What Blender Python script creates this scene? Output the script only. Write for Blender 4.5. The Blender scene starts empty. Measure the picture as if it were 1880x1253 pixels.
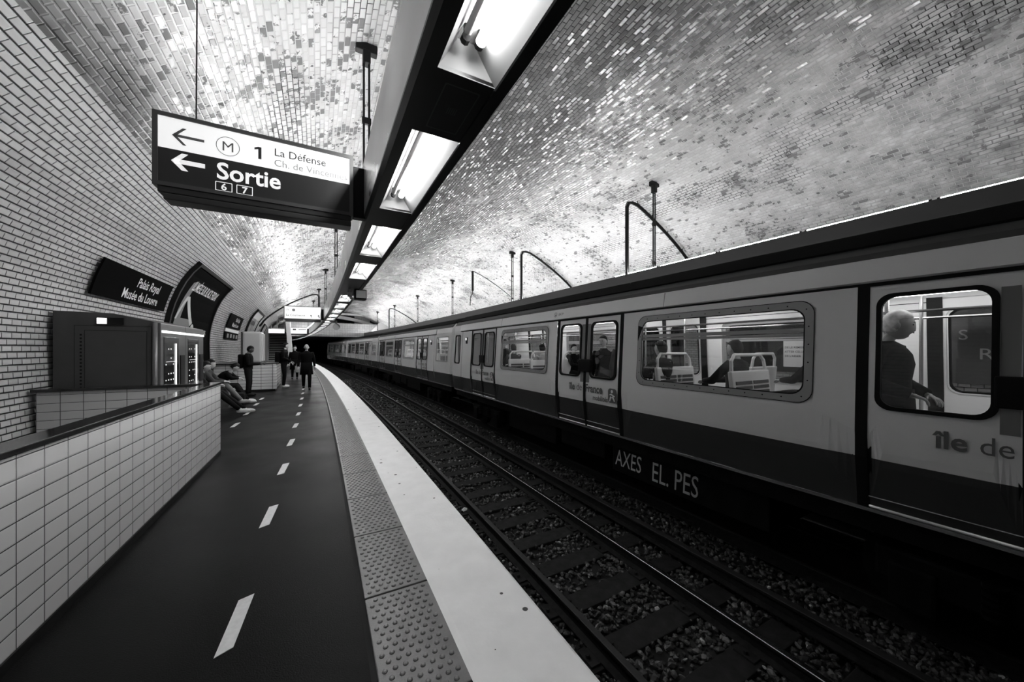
import bpy, bmesh, math, random
from mathutils import Vector, Matrix, noise
random.seed(7)
C = bpy.context.scene.collection
PI = math.pi

# ------------------------------------------------------------------ camera, world, exposure
K = 0.0022           # curvature of the station (1/m), bending left
CAMH = 1.62
cam = bpy.data.cameras.new('camera')
camo = bpy.data.objects.new('camera', cam); C.objects.link(camo)
cam.sensor_fit = 'HORIZONTAL'; cam.sensor_width = 36
cam.lens = 650 / 1880 * 36
cam.shift_y = 13.5 / 1880
cam.clip_start = 0.05; cam.clip_end = 300
camo.location = (0, 0, CAMH)
camo.rotation_euler = (PI / 2, 0, -0.487)
bpy.context.scene.camera = camo

w = bpy.data.worlds.new('world'); bpy.context.scene.world = w
w.use_nodes = True
w.node_tree.nodes['Background'].inputs[0].default_value = (0.5, 0.5, 0.5, 1)
w.node_tree.nodes['Background'].inputs[1].default_value = 0.0
vs = bpy.context.scene.view_settings
vs.view_transform = 'Standard'; vs.look = 'None'; vs.gamma = 1.0; vs.use_curve_mapping = False
vs.exposure = 0.8
TUBE_DOWN_FAR = 48.0
TUBE_DOWN = 25.0     # fluorescent tubes seen from below
TUBE_UP = 120.0
TUBE_UP_FAR = 150.0
TUBE_UP_DIM = 62.0   # near tubes, dimmed on purpose to darken the corners by the camera       # tubes lying on top of the troughs, washing the vault
TRAIN_LIGHT = 6.0

# ------------------------------------------------------------------ station coordinates
def P(L, s, z=0.0):
    """lateral L (right of the camera), distance s along the curved platform, height z above it"""
    if s <= 0: return Vector((L, s, z))
    a = s * K
    return Vector((-(1 - math.cos(a)) / K + L * math.cos(a), math.sin(a) / K + L * math.sin(a), z))
def ang(s): return max(s, 0) * K

# ------------------------------------------------------------------ materials
MATS = {}
def G(v): return (v, v, v, 1)
def mat(name, col=0.5, rough=0.5, metal=0.0, var=0.0, vscale=8.0, bump=0.0, bscale=60.0, emit=0.0, spec=0.5, rvar=0.0):
    if name in MATS: return MATS[name]
    m = bpy.data.materials.new(name); m.use_nodes = True
    nt = m.node_tree; b = nt.nodes['Principled BSDF']
    b.inputs['Base Color'].default_value = G(col)
    b.inputs['Roughness'].default_value = rough
    b.inputs['Metallic'].default_value = metal
    b.inputs['Specular IOR Level'].default_value = spec
    if emit:
        b.inputs['Emission Color'].default_value = G(1); b.inputs['Emission Strength'].default_value = emit
    if var or bump or rvar:
        tc = nt.nodes.new('ShaderNodeTexCoord')
        n = nt.nodes.new('ShaderNodeTexNoise'); n.inputs['Scale'].default_value = vscale; n.inputs['Detail'].default_value = 5
        nt.links.new(tc.outputs['Object'], n.inputs['Vector'])
        if var:
            r = nt.nodes.new('ShaderNodeMapRange')
            r.inputs[1].default_value = 0.25; r.inputs[2].default_value = 0.75
            r.inputs[3].default_value = max(col - var, 0.0); r.inputs[4].default_value = col + var
            nt.links.new(n.outputs['Fac'], r.inputs[0]); nt.links.new(r.outputs[0], b.inputs['Base Color'])
        if rvar:
            r = nt.nodes.new('ShaderNodeMapRange')
            r.inputs[1].default_value = 0.3; r.inputs[2].default_value = 0.7
            r.inputs[3].default_value = max(rough - rvar, 0.02); r.inputs[4].default_value = rough + rvar
            nt.links.new(n.outputs['Fac'], r.inputs[0]); nt.links.new(r.outputs[0], b.inputs['Roughness'])
        if bump:
            n2 = nt.nodes.new('ShaderNodeTexNoise'); n2.inputs['Scale'].default_value = bscale; n2.inputs['Detail'].default_value = 4
            nt.links.new(tc.outputs['Object'], n2.inputs['Vector'])
            bp = nt.nodes.new('ShaderNodeBump'); bp.inputs['Strength'].default_value = bump; bp.inputs['Distance'].default_value = 0.01
            nt.links.new(n2.outputs['Fac'], bp.inputs['Height']); nt.links.new(bp.outputs[0], b.inputs['Normal'])
    MATS[name] = m
    return m

def N(nt, t, **kw):
    n = nt.nodes.new(t)
    for k, v in kw.items(): setattr(n, k, v)
    return n
def math_n(nt, op, a, b=None, clamp=False):
    n = N(nt, 'ShaderNodeMath', operation=op); n.use_clamp = clamp
    for i, x in enumerate((a, b)):
        if x is None: continue
        if isinstance(x, (int, float)): n.inputs[i].default_value = x
        else: nt.links.new(x, n.inputs[i])
    return n.outputs[0]
def rng(nt, v, a, b, c, d):
    n = N(nt, 'ShaderNodeMapRange')
    nt.links.new(v, n.inputs[0])
    for i, x in enumerate((a, b, c, d)):
        if isinstance(x, (int, float)): n.inputs[i + 1].default_value = x
        else: nt.links.new(x, n.inputs[i + 1])
    return n.outputs[0]
def mixf(nt, f, a, b):
    n = N(nt, 'ShaderNodeMix', data_type='FLOAT')
    for i, x in ((0, f), (2, a), (3, b)):
        if isinstance(x, (int, float)): n.inputs[i].default_value = x
        else: nt.links.new(x, n.inputs[i])
    return n.outputs[0]

def tile_mat(name, bw, bh, mortar, col=0.55, joint=0.05, offset=0.5, rough=0.18, tilt=0.03, cvar=0.05, aged=False, smooth=0.6, bstr=0.8, bdist=0.01, stain=0.0, rows=0.0):
    m = bpy.data.materials.new(name); m.use_nodes = True
    nt = m.node_tree; b = nt.nodes['Principled BSDF']; L = nt.links
    uv = N(nt, 'ShaderNodeTexCoord').outputs['UV']
    br = N(nt, 'ShaderNodeTexBrick'); br.offset = offset; br.offset_frequency = 2
    br.inputs['Scale'].default_value = 1.0
    br.inputs['Color1'].default_value = G(0); br.inputs['Color2'].default_value = G(1)
    br.inputs['Mortar'].default_value = G(0.5)
    br.inputs['Mortar Size'].default_value = mortar; br.inputs['Mortar Smooth'].default_value = 0.1
    br.inputs['Bias'].default_value = 0
    br.inputs['Brick Width'].default_value = bw; br.inputs['Row Height'].default_value = bh
    L.new(uv, br.inputs['Vector'])
    sep = N(nt, 'ShaderNodeSeparateColor'); L.new(br.outputs['Color'], sep.inputs[0]); rnd = sep.outputs[0]
    fac = br.outputs['Fac']                        # 1 on the joints
    br2 = N(nt, 'ShaderNodeTexBrick'); br2.offset = offset; br2.offset_frequency = 2
    br2.inputs['Scale'].default_value = 1.0; br2.inputs['Mortar Size'].default_value = mortar * 2.6
    br2.inputs['Mortar Smooth'].default_value = smooth
    br2.inputs['Brick Width'].default_value = bw; br2.inputs['Row Height'].default_value = bh
    L.new(uv, br2.inputs['Vector'])
    big = N(nt, 'ShaderNodeTexNoise'); big.inputs['Scale'].default_value = 0.55; big.inputs['Detail'].default_value = 6; big.inputs['Roughness'].default_value = 0.65
    L.new(uv, big.inputs['Vector'])
    fine = N(nt, 'ShaderNodeTexNoise'); fine.inputs['Scale'].default_value = 9.0; fine.inputs['Detail'].default_value = 5
    L.new(uv, fine.inputs['Vector'])
    base = rng(nt, rnd, 0, 1, col - cvar, col + cvar)
    if aged:
        # paint over the joints in some zones, bare dark joints and missing glaze in others
        mp = N(nt, 'ShaderNodeMapping'); mp.inputs['Scale'].default_value = (0.5, 1.3, 1); L.new(uv, mp.inputs['Vector'])
        zone = N(nt, 'ShaderNodeTexNoise'); zone.inputs['Scale'].default_value = 0.6; zone.inputs['Detail'].default_value = 5
        L.new(mp.outputs[0], zone.inputs['Vector'])
        sv = N(nt, 'ShaderNodeSeparateXYZ'); L.new(uv, sv.inputs[0])
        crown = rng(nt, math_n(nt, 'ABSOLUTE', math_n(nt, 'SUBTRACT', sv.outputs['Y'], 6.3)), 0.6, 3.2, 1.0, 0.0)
        bare = rng(nt, math_n(nt, 'ADD', zone.outputs['Fac'], math_n(nt, 'MULTIPLY', crown, 0.2)), 0.50, 0.60, 0.0, 1.0)
        jc = mixf(nt, bare, col - 0.09, 0.035)
        mid = N(nt, 'ShaderNodeTexNoise'); mid.inputs['Scale'].default_value = 2.6; mid.inputs['Detail'].default_value = 7; mid.inputs['Roughness'].default_value = 0.7
        L.new(uv, mid.inputs['Vector'])
        # individual tiles which lost their glaze
        q = math_n(nt, 'ADD', math_n(nt, 'MULTIPLY', rnd, 0.33), mid.outputs['Fac'])
        side = rng(nt, sv.outputs['Y'], 7.5, 10.0, 0.0, 0.055)
        q = math_n(nt, 'SUBTRACT', q, side)
        chip = rng(nt, q, 0.765, 0.785, 0.0, 1.0)
        q2 = math_n(nt, 'ADD', math_n(nt, 'MULTIPLY', fine.outputs['Fac'], 0.5), math_n(nt, 'MULTIPLY', big.outputs['Fac'], 0.7))
        q2 = math_n(nt, 'SUBTRACT', q2, math_n(nt, 'MULTIPLY', side, 0.3))
        flake = rng(nt, q2, 0.675, 0.69, 0.0, 1.0)
        dk = math_n(nt, 'MAXIMUM', chip, flake)
        base = mixf(nt, dk, base, rng(nt, rnd, 0, 1, 0.10, 0.24))
        base = mixf(nt, rng(nt, big.outputs['Fac'], 0.50, 0.66, 0.0, 0.5), base, 0.24)
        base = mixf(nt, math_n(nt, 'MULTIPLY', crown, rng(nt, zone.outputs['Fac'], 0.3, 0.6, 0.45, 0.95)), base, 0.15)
        soot = math_n(nt, 'MULTIPLY', rng(nt, sv.outputs['Y'], 0.1, 1.3, 1.0, 0.0), rng(nt, zone.outputs['Fac'], 0.35, 0.6, 0.35, 1.0))
        base = mixf(nt, soot, base, 0.13)
        endz = math_n(nt, 'MULTIPLY', rng(nt, sv.outputs['X'], 2.0, 6.5, 1.0, 0.0), rng(nt, mid.outputs['Fac'], 0.35, 0.6, 0.0, 0.75))
        base = mixf(nt, math_n(nt, 'MULTIPLY', endz, rng(nt, sv.outputs['Y'], 4.0, 6.0, 0.0, 1.0)), base, 0.22)
        colr = mixf(nt, fac, base, jc)
    else:
        base = mixf(nt, rng(nt, big.outputs['Fac'], 0.45, 0.7, 0.0, stain), base, col * 0.45)
        colr = mixf(nt, fac, base, joint)
    cc = N(nt, 'ShaderNodeCombineColor')
    for i in range(3): L.new(colr, cc.inputs[i])
    L.new(cc.outputs[0], b.inputs['Base Color'])
    L.new(rng(nt, fine.outputs['Fac'], 0.3, 0.7, rough * 0.7, rough * 1.5), b.inputs['Roughness'])
    # every tile leans a little differently
    vr = N(nt, 'ShaderNodeTexWhiteNoise', noise_dimensions='1D'); L.new(math_n(nt, 'MULTIPLY', rnd, 917.0), vr.inputs['W'])
    sub = N(nt, 'ShaderNodeVectorMath', operation='SUBTRACT'); L.new(vr.outputs['Color'], sub.inputs[0]); sub.inputs[1].default_value = (0.5, 0.5, 0.5)
    sc = N(nt, 'ShaderNodeVectorMath', operation='SCALE'); L.new(sub.outputs[0], sc.inputs[0]); sc.inputs['Scale'].default_value = tilt * 2
    geo = N(nt, 'ShaderNodeNewGeometry')
    ad = N(nt, 'ShaderNodeVectorMath', operation='ADD'); L.new(geo.outputs['Normal'], ad.inputs[0]); L.new(sc.outputs[0], ad.inputs[1])
    nm = N(nt, 'ShaderNodeVectorMath', operation='NORMALIZE'); L.new(ad.outputs[0], nm.inputs[0])
    bp = N(nt, 'ShaderNodeBump'); bp.inputs['Strength'].default_value = bstr; bp.inputs['Distance'].default_value = bdist; bp.invert = True
    hh = math_n(nt, 'ADD', br2.outputs['Fac'], math_n(nt, 'MULTIPLY', fine.outputs['Fac'], 0.12))
    if rows:
        sy = N(nt, 'ShaderNodeSeparateXYZ'); L.new(uv, sy.inputs[0])
        pg = math_n(nt, 'PINGPONG', sy.outputs['Y'], bh / 2)
        hh = math_n(nt, 'ADD', hh, math_n(nt, 'MULTIPLY', rng(nt, pg, 0.0, bh * 0.17, 1.0, 0.0), rows))
    L.new(hh, bp.inputs['Height']); L.new(nm.outputs[0], bp.inputs['Normal'])
    L.new(bp.outputs[0], b.inputs['Normal'])
    MATS[name] = m
    return m

def glass_mat(name, tint=0.75, gl=0.12):
    m = bpy.data.materials.new(name); m.use_nodes = True; nt = m.node_tree
    nt.nodes.remove(nt.nodes['Principled BSDF'])
    t = N(nt, 'ShaderNodeBsdfTransparent'); t.inputs[0].default_value = G(tint)
    g = N(nt, 'ShaderNodeBsdfGlossy'); g.inputs['Roughness'].default_value = 0.03; g.inputs[0].default_value = G(0.9)
    ge = N(nt, 'ShaderNodeNewGeometry'); dp = N(nt, 'ShaderNodeVectorMath', operation='DOT_PRODUCT')
    nt.links.new(ge.outputs['Normal'], dp.inputs[0]); nt.links.new(ge.outputs['Incoming'], dp.inputs[1])
    c1 = math_n(nt, 'SUBTRACT', 1.0, math_n(nt, 'ABSOLUTE', dp.outputs['Value']))
    fr_ = math_n(nt, 'ADD', math_n(nt, 'MULTIPLY', math_n(nt, 'POWER', c1, 5.0), 0.92), 0.07)
    mx = N(nt, 'ShaderNodeMixShader'); o = nt.nodes['Material Output']
    nt.links.new(fr_, mx.inputs[0]); nt.links.new(t.outputs[0], mx.inputs[1]); nt.links.new(g.outputs[0], mx.inputs[2])
    nt.links.new(mx.outputs[0], o.inputs[0]); MATS[name] = m
    return m

M_BEVEL = tile_mat('bevelled wall tile', 0.162, 0.081, 0.0035, col=0.60, joint=0.13, rough=0.13, tilt=0.035, cvar=0.04, smooth=1.0, bstr=1.0, bdist=0.016, stain=0.2, rows=1.6)
M_OLD = tile_mat('old painted vault tile', 0.155, 0.078, 0.0055, col=0.68, rough=0.17, tilt=0.12, cvar=0.07, aged=True, smooth=0.8, bstr=0.7, bdist=0.008)
M_PARA = tile_mat('parapet tile', 0.21, 0.11, 0.0035, col=0.58, joint=0.06, offset=0.0, rough=0.10, tilt=0.006, cvar=0.012, smooth=0.4, bstr=0.35, bdist=0.006)
M_CTR = tile_mat('counter tile', 0.36, 0.115, 0.006, col=0.72, joint=0.04, offset=0.0, rough=0.12, tilt=0.006, cvar=0.012, smooth=0.4, bstr=0.3, bdist=0.006)
M_BULK = tile_mat('bulkhead tile', 0.30, 0.30, 0.008, col=0.42, joint=0.16, offset=0.0, rough=0.25, tilt=0.02, cvar=0.03, stain=0.2)
M_ASPH = mat('dark asphalt', 0.0055, 0.36, var=0.0025, vscale=1.3, bump=0.2, bscale=140, rvar=0.06, spec=0.3)
M_ASPH.node_tree.nodes['Principled BSDF'].inputs['IOR'].default_value = 1.16
M_WHITEP = mat('worn white platform edge', 0.84, 0.55, var=0.05, vscale=5, bump=0.15, bscale=40)
M_TACT = mat('grey tactile paving', 0.15, 0.34, var=0.04, vscale=6, bump=0.2, bscale=90)
M_DASH = mat('white floor paint', 0.72, 0.5, var=0.08, vscale=30)
M_CONC = mat('dark concrete', 0.02, 0.8, var=0.008, vscale=3, spec=0.15)
M_BLACK = mat('black paint', 0.009, 0.4, spec=0.2)
M_CAP = mat('polished black stone', 0.02, 0.09, var=0.01, vscale=4)
M_DGREY = mat('dark grey metal', 0.05, 0.4, 0.3)
M_GREY = mat('grey painted metal', 0.22, 0.38, 0.2, var=0.03, vscale=2)
M_TRSIDE = mat('trough side aluminium', 0.34, 0.32, 0.55, var=0.04, vscale=1.5, rvar=0.08)
M_STEEL = mat('worn steel', 0.55, 0.22, 1.0)
M_RUST = mat('rusty rail steel', 0.012, 0.7, 0.0, var=0.006, vscale=20, spec=0.1)
M_RUST2 = mat('dull rail head', 0.03, 0.5, 0.2, spec=0.2)
M_SLEEP = mat('grimy sleeper', 0.02, 0.8, var=0.008, vscale=9, bump=0.3, bscale=30, spec=0.1)
M_WHITE = mat('white enamel', 0.78, 0.35)
M_REFL = mat('lamp reflector enamel', 0.24, 0.45)
M_TUBEOFF = mat('unlit tube', 0.45, 0.3)
M_TUBE = mat('lit fluorescent tube', 0.8, 0.4, emit=TUBE_DOWN)
M_TUBE2 = mat('bright fluorescent tube', 0.8, 0.4, emit=TUBE_DOWN_FAR)
M_TUBEU = mat('lit uplight tube', 0.8, 0.4, emit=TUBE_UP)
M_TUBEF = mat('far uplight tube', 0.8, 0.4, emit=TUBE_UP_FAR)
M_TUBEDIM = mat('dimmed near uplight tube', 0.8, 0.4, emit=TUBE_UP_DIM)  # weaker copy for the nearest uplights, imitates corner darkening of the view
M_SKIN = mat('skin', 0.46, 0.5); M_SKIN2 = mat('dark skin', 0.06, 0.5)
M_GLASS = glass_mat('window glass', 0.86)
M_RUB = mat('black rubber', 0.007, 0.55, spec=0.15)

def spots(m, scale, thr, thin=0.5):
    nt = m.node_tree; b = nt.nodes['Principled BSDF']; ln = b.inputs['Base Color'].links[0].from_socket
    tc = N(nt, 'ShaderNodeTexCoord'); vo = N(nt, 'ShaderNodeTexVoronoi', voronoi_dimensions='2D'); vo.inputs['Scale'].default_value = scale; nt.links.new(tc.outputs['Object'], vo.inputs['Vector'])
    s2 = N(nt, 'ShaderNodeSeparateColor'); nt.links.new(vo.outputs['Color'], s2.inputs[0])
    k = math_n(nt, 'MULTIPLY', math_n(nt, 'LESS_THAN', vo.outputs['Distance'], math_n(nt, 'MULTIPLY', s2.outputs[1], thr)), math_n(nt, 'GREATER_THAN', s2.outputs[0], thin))
    v = mixf(nt, k, ln, 0.04); cc = N(nt, 'ShaderNodeCombineColor')
    for i in range(3): nt.links.new(v, cc.inputs[i])
    nt.links.new(cc.outputs[0], b.inputs['Base Color'])
spots(M_WHITEP, 3.6, 0.075, 0.5)
# ------------------------------------------------------------------ object helpers
def tag(o, label=None, cat=None, group=None, kind=None):
    if label: o['label'] = label
    if cat: o['category'] = cat
    if group: o['group'] = group
    if kind: o['kind'] = kind
    return o
def empty(name, loc=(0, 0, 0), rz=0.0, label=None, cat=None, group=None):
    o = bpy.data.objects.new(name, None); C.objects.link(o)
    o.empty_display_size = 0.1
    o.location = loc; o.rotation_euler = (0, 0, rz)
    return tag(o, label, cat, group)
def link_mesh(name, me, m=None, parent=None, smooth=False):
    if m is not None:
        for x in (m if isinstance(m, (list, tuple)) else [m]): me.materials.append(x)
    if smooth:
        for p in me.polygons: p.use_smooth = True
    o = bpy.data.objects.new(name, me); C.objects.link(o)
    if parent: o.parent = parent
    return o
class MB:
    """collects primitives into one mesh"""
    def __init__(s): s.v = []; s.f = []; s.mi = []; s.uv = {}
    def add(s, vs, fs, mi=0):
        o = len(s.v); s.v += [tuple(v) for v in vs]; s.f += [tuple(o + i for i in f) for f in fs]; s.mi += [mi] * len(fs); return s
    def box(s, x0, x1, y0, y1, z0, z1, mi=0, M=None):
        vs = [Vector((x, y, z)) for z in (z0, z1) for y in (y0, y1) for x in (x0, x1)]
        if M is not None: vs = [M @ v for v in vs]
        return s.add(vs, [(0, 2, 3, 1), (4, 5, 7, 6), (0, 1, 5, 4), (2, 6, 7, 3), (0, 4, 6, 2), (1, 3, 7, 5)], mi)
    def bbox(s, x0, x1, y0, y1, z0, z1, b=0.01, mi=0, M=None):
        bm = bmesh.new(); bmesh.ops.create_cube(bm, size=1)
        for v in bm.verts:
            v.co = Vector(((x0 + x1) / 2 + v.co.x * (x1 - x0), (y0 + y1) / 2 + v.co.y * (y1 - y0), (z0 + z1) / 2 + v.co.z * (z1 - z0)))
        b = min(b, abs(x1 - x0) * .45, abs(y1 - y0) * .45, abs(z1 - z0) * .45)
        bmesh.ops.bevel(bm, geom=bm.edges[:], offset=b, segments=2, affect='EDGES', profile=0.6)
        bm.verts.index_update()
        vs = [v.co.copy() for v in bm.verts]
        if M is not None: vs = [M @ v for v in vs]
        s.add(vs, [[v.index for v in f.verts] for f in bm.faces], mi); bm.free(); return s
    def tube(s, pts, r, n=8, mi=0, caps=True):
        pts = [Vector(p) for p in pts]; rs = r if isinstance(r, (list, tuple)) else [r] * len(pts)
        vs = []; fs = []; prev = None
        for i, p in enumerate(pts):
            d = (pts[min(i + 1, len(pts) - 1)] - pts[max(i - 1, 0)]).normalized()
            if prev is None:
                up = Vector((0, 0, 1)) if abs(d.z) < 0.9 else Vector((1, 0, 0)); a = d.cross(up).normalized()
            else: a = (prev - d * prev.dot(d)).normalized()
            prev = a; b = d.cross(a)
            for k in range(n):
                t = 2 * PI * k / n; vs.append(p + (a * math.cos(t) + b * math.sin(t)) * rs[i])
        for i in range(len(pts) - 1):
            for k in range(n):
                fs.append((i * n + k, i * n + (k + 1) % n, (i + 1) * n + (k + 1) % n, (i + 1) * n + k))
        if caps: fs.append(tuple(range(n))[::-1]); fs.append(tuple(range((len(pts) - 1) * n, len(pts) * n)))
        return s.add(vs, fs, mi)
    def loft(s, secs, n=16, mi=0, caps=True):
        """secs: (centre, rx, ry, rotz) horizontal super-ellipse rings"""
        vs = []; fs = []
        for c, rx, ry, rz in secs:
            for k in range(n):
                t = 2 * PI * k / n; ct, st = math.cos(t), math.sin(t)
                e = 0.85
                x = rx * math.copysign(abs(ct) ** e, ct); y = ry * math.copysign(abs(st) ** e, st)
                vs.append(Vector(c) + Vector((x * math.cos(rz) - y * math.sin(rz), x * math.sin(rz) + y * math.cos(rz), 0)))
        m = len(secs)
        for i in range(m - 1):
            for k in range(n): fs.append((i * n + k, i * n + (k + 1) % n, (i + 1) * n + (k + 1) % n, (i + 1) * n + k))
        if caps: fs.append(tuple(range(n))[::-1]); fs.append(tuple(range((m - 1) * n, m * n)))
        return s.add(vs, fs, mi)
    def ball(s, c, rx, ry=None, rz=None, M=None, nu=12, nv=8, mi=0, fn=None):
        ry = rx if ry is None else ry; rz = rx if rz is None else rz
        vs = []; fs = []; c = Vector(c)
        for j in range(nv + 1):
            th = PI * j / nv
            for i in range(nu):
                ph = 2 * PI * i / nu
                q = Vector((math.sin(th) * math.cos(ph), math.sin(th) * math.sin(ph), math.cos(th)))
                if fn: q = fn(q)
                q = Vector((q.x * rx, q.y * ry, q.z * rz))
                if M is not None: q = M @ q
                vs.append(c + q)
        for j in range(nv):
            for i in range(nu): fs.append((j * nu + i, (j + 1) * nu + i, (j + 1) * nu + (i + 1) % nu, j * nu + (i + 1) % nu))
        return s.add(vs, fs, mi)
    def build(s, name, m=None, parent=None, smooth=False, weld=False, T=None):
        me = bpy.data.meshes.new(name)
        me.from_pydata([T(Vector(v)) if T else v for v in s.v], [], s.f)
        if any(s.mi): me.polygons.foreach_set('material_index', s.mi)
        if weld:
            bm = bmesh.new(); bm.from_mesh(me); bmesh.ops.remove_doubles(bm, verts=bm.verts, dist=1e-5)
            bmesh.ops.recalc_face_normals(bm, faces=bm.faces); bm.to_mesh(me); bm.free()
        me.update()
        return link_mesh(name, me, m, parent, smooth)

def sweep(name, prof, s0, s1, m, ds=0.5, closed=False, parent=None, smooth=False, caps=True, T=None, org=None):
    """extrude a (L, z) profile along the curved platform; UV = metres along, metres around"""
    n = max(1, int(math.ceil((s1 - s0) / ds))); S = [s0 + (s1 - s0) * i / n for i in range(n + 1)]
    cum = [0]
    pp = list(prof) + ([prof[0]] if closed else [])
    for i in range(1, len(pp)): cum.append(cum[-1] + math.hypot(pp[i][0] - pp[i - 1][0], pp[i][1] - pp[i - 1][1]))
    k = len(pp); vs = []; fs = []; uv = []
    org = org or Vector((0, 0, 0))
    for s_ in S:
        for j, (L, z) in enumerate(pp): vs.append(P(L, s_, z) - org); uv.append((s_, cum[j]))
    for i in range(n):
        for j in range(k - 1): fs.append((i * k + j, (i + 1) * k + j, (i + 1) * k + j + 1, i * k + j + 1))
    if closed and caps:
        fs.append(tuple(range(k - 1))); fs.append(tuple(n * k + j for j in range(k - 1))[::-1])
    me = bpy.data.meshes.new(name); me.from_pydata(vs, [], fs)
    ul = me.uv_layers.new(name='UVMap')
    for lp in me.loops: ul.data[lp.index].uv = uv[lp.vertex_index]
    me.update()
    return link_mesh(name, me, m, parent, smooth)
def rect(L0, L1, z0, z1): return [(L0, z0), (L1, z0), (L1, z1), (L0, z1)]

_tc = {}
def text2d(body, bold=0.0, align='LEFT'):
    key = (body, bold, align)
    if key in _tc: return _tc[key]
    cu = bpy.data.curves.new('t', 'FONT'); cu.body = body; cu.size = 1.0; cu.offset = bold; cu.align_x = align
    cu.resolution_u = 3
    o = bpy.data.objects.new('t', cu); C.objects.link(o)
    dg = bpy.context.evaluated_depsgraph_get(); me = bpy.data.meshes.new_from_object(o.evaluated_get(dg))
    r = ([(v.co.x, v.co.y) for v in me.vertices], [tuple(p.vertices) for p in me.polygons])
    bpy.data.objects.remove(o); bpy.data.curves.remove(cu); bpy.data.meshes.remove(me)
    _tc[key] = r
    return r
def add_text(mb, body, size, F, u=0, v=0, bold=0.0, align='LEFT', xs=1.0, shear=0.0, mi=0):
    """F(u, v) -> 3D point"""
    vs, fs = text2d(body, bold, align)
    mb.add([F(u + (x * xs + y * shear) * size, v + y * size) for x, y in vs], fs, mi)
def add_poly(mb, pts, F, mi=0):
    mb.add([F(*p) for p in pts], [tuple(range(len(pts)))], mi)
def rrect(cx, cy, w, h, r, n=6):
    out = []
    for (sx, sy, a0) in ((1, 1, 0), (-1, 1, PI / 2), (-1, -1, PI), (1, -1, 3 * PI / 2)):
        for i in range(n + 1):
            a = a0 + PI / 2 * i / n
            out.append((cx + sx * (w / 2 - r) + r * math.cos(a), cy + sy * (h / 2 - r) + r * math.sin(a)))
    return out
def ring(mb, o, i, F, mi=0):
    n = len(o); mb.add([F(*p) for p in o] + [F(*p) for p in i], [(k, (k + 1) % n, n + (k + 1) % n, n + k) for k in range(n)], mi)
def circ(cx, cy, r, n=24): return [(cx + r * math.cos(2 * PI * k / n), cy + r * math.sin(2 * PI * k / n)) for k in range(n)]

# ------------------------------------------------------------------ vault
VC = 4.15
CP = [(7.40, 0), (7.46, 1.2), (7.45, 2.2), (7.22, 3.1), (6.8, 3.8), (5.87, 4.62), (4.8, 5.3), (3.5, 5.9), (1.8, 6.3), (0, 6.42)]
def half_profile():
    pts = [CP[0]] + CP + [(-1.8, 6.3)]; out = []
    for i in range(1, len(pts) - 2):
        p0, p1, p2, p3 = [Vector(q) for q in pts[i - 1:i + 3]]
        for j in range(8):
            t = j / 8
            out.append(0.5 * ((2 * p1) + (-p0 + p2) * t + (2 * p0 - 5 * p1 + 4 * p2 - p3) * t * t + (-p0 + 3 * p1 - 3 * p2 + p3) * t ** 3))
    out.append(Vector(CP[-1])); return out
HP = half_profile()
LEFT = [(VC - p.x, p.y) for p in HP]; RIGHT = [(VC + p.x, p.y) for p in HP]
CUM = [0]
for i in range(1, len(HP)): CUM.append(CUM[-1] + (HP[i] - HP[i - 1]).length)
def wall_pt(s, v, off=0.0, side='l'):
    """point on the vault surface: s along, v metres up the curve from the floor, off towards the room"""
    v = max(0, min(v, CUM[-1] - 1e-4))
    for i in range(1, len(CUM)):
        if CUM[i] >= v: break
    t = (v - CUM[i - 1]) / (CUM[i] - CUM[i - 1]); p = HP[i - 1].lerp(HP[i], t); d = (HP[i] - HP[i - 1]).normalized()
    nx, nz = -d.y, d.x   # towards the inside for decreasing offset
    if nx > 0: nx, nz = -nx, -nz
    o = p.x + nx * off; z = p.y + nz * off
    return P(VC - o if side == 'l' else VC + o, s, z)
def vault_z(L):
    o = abs(L - VC)
    for i in range(1, len(HP)):
        if HP[i].x <= o and HP[i].y > 2.5:
            a, b = HP[i - 1], HP[i]; t = (a.x - o) / max(a.x - b.x, 1e-6); return a.y + (b.y - a.y) * t
    return HP[-1].y
SEND = 50.0          # bulkhead that closes the vault
VB = 4.87            # bevelled tiling reaches this far up the left side
full = LEFT + RIGHT[::-1][1:]
lo = [p for p in LEFT if p[1] <= 4.40]
wl = [(-3.25, -2.8)] + lo
o = sweep('wall_left', wl, -10, 95, M_BEVEL, ds=0.5, smooth=True); tag(o, kind='structure')
hi = [p for p in full if p[1] >= 4.30]
hi2 = [(p[0] - (0.05 if p[0] < VC and p[1] < 4.6 else 0), p[1] + (0.04 if p[0] < VC and p[1] < 4.6 else 0)) for p in hi]
hi2 = [q for q in hi2]
o = sweep('ceiling', hi2, -10, 95, M_OLD, ds=0.5, smooth=True); tag(o, kind='structure')
lo2 = [(11.5, -1.2)] + [p for p in RIGHT if p[1] <= 4.34]
o = sweep('wall_right', lo2, -10, 95, M_BEVEL, ds=0.5, smooth=True); tag(o, kind='structure')

# ------------------------------------------------------------------ platform
PE = 1.188
def flat(name, L0, L1, s0, s1, z, m, ds=0.5, thick=None):
    if thick: return sweep(name, rect(L0, L1, z - thick, z), s0, s1, m, ds=ds, closed=True)
    return sweep(name, [(L0, z), (L1, z)], s0, s1, m, ds=ds)
tag(flat('floor', -1.45, 0.205, -10, 6.9, 0, M_ASPH, thick=0.15), kind='structure')
tag(flat('floor', -3.35, 0.205, 6.9, 95, 0, M_ASPH, thick=0.15), kind='structure')
tag(sweep('trim_1', [(0.205, -0.15), (0.205, -0.004), (0.235, -0.004), (0.235, -0.15)], -10, 95, M_CONC, closed=True), kind='structure')
e = sweep('floor', [(0.64, -0.15), (0.64, 0.0), (0.68, 0.008), (PE - 0.02, 0.008), (PE, -0.005), (PE, -0.12), (PE - 0.14, -0.2), (PE - 0.14, -1.25)], -10, 95, M_WHITEP, ds=0.5)
tag(e, kind='structure')
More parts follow.
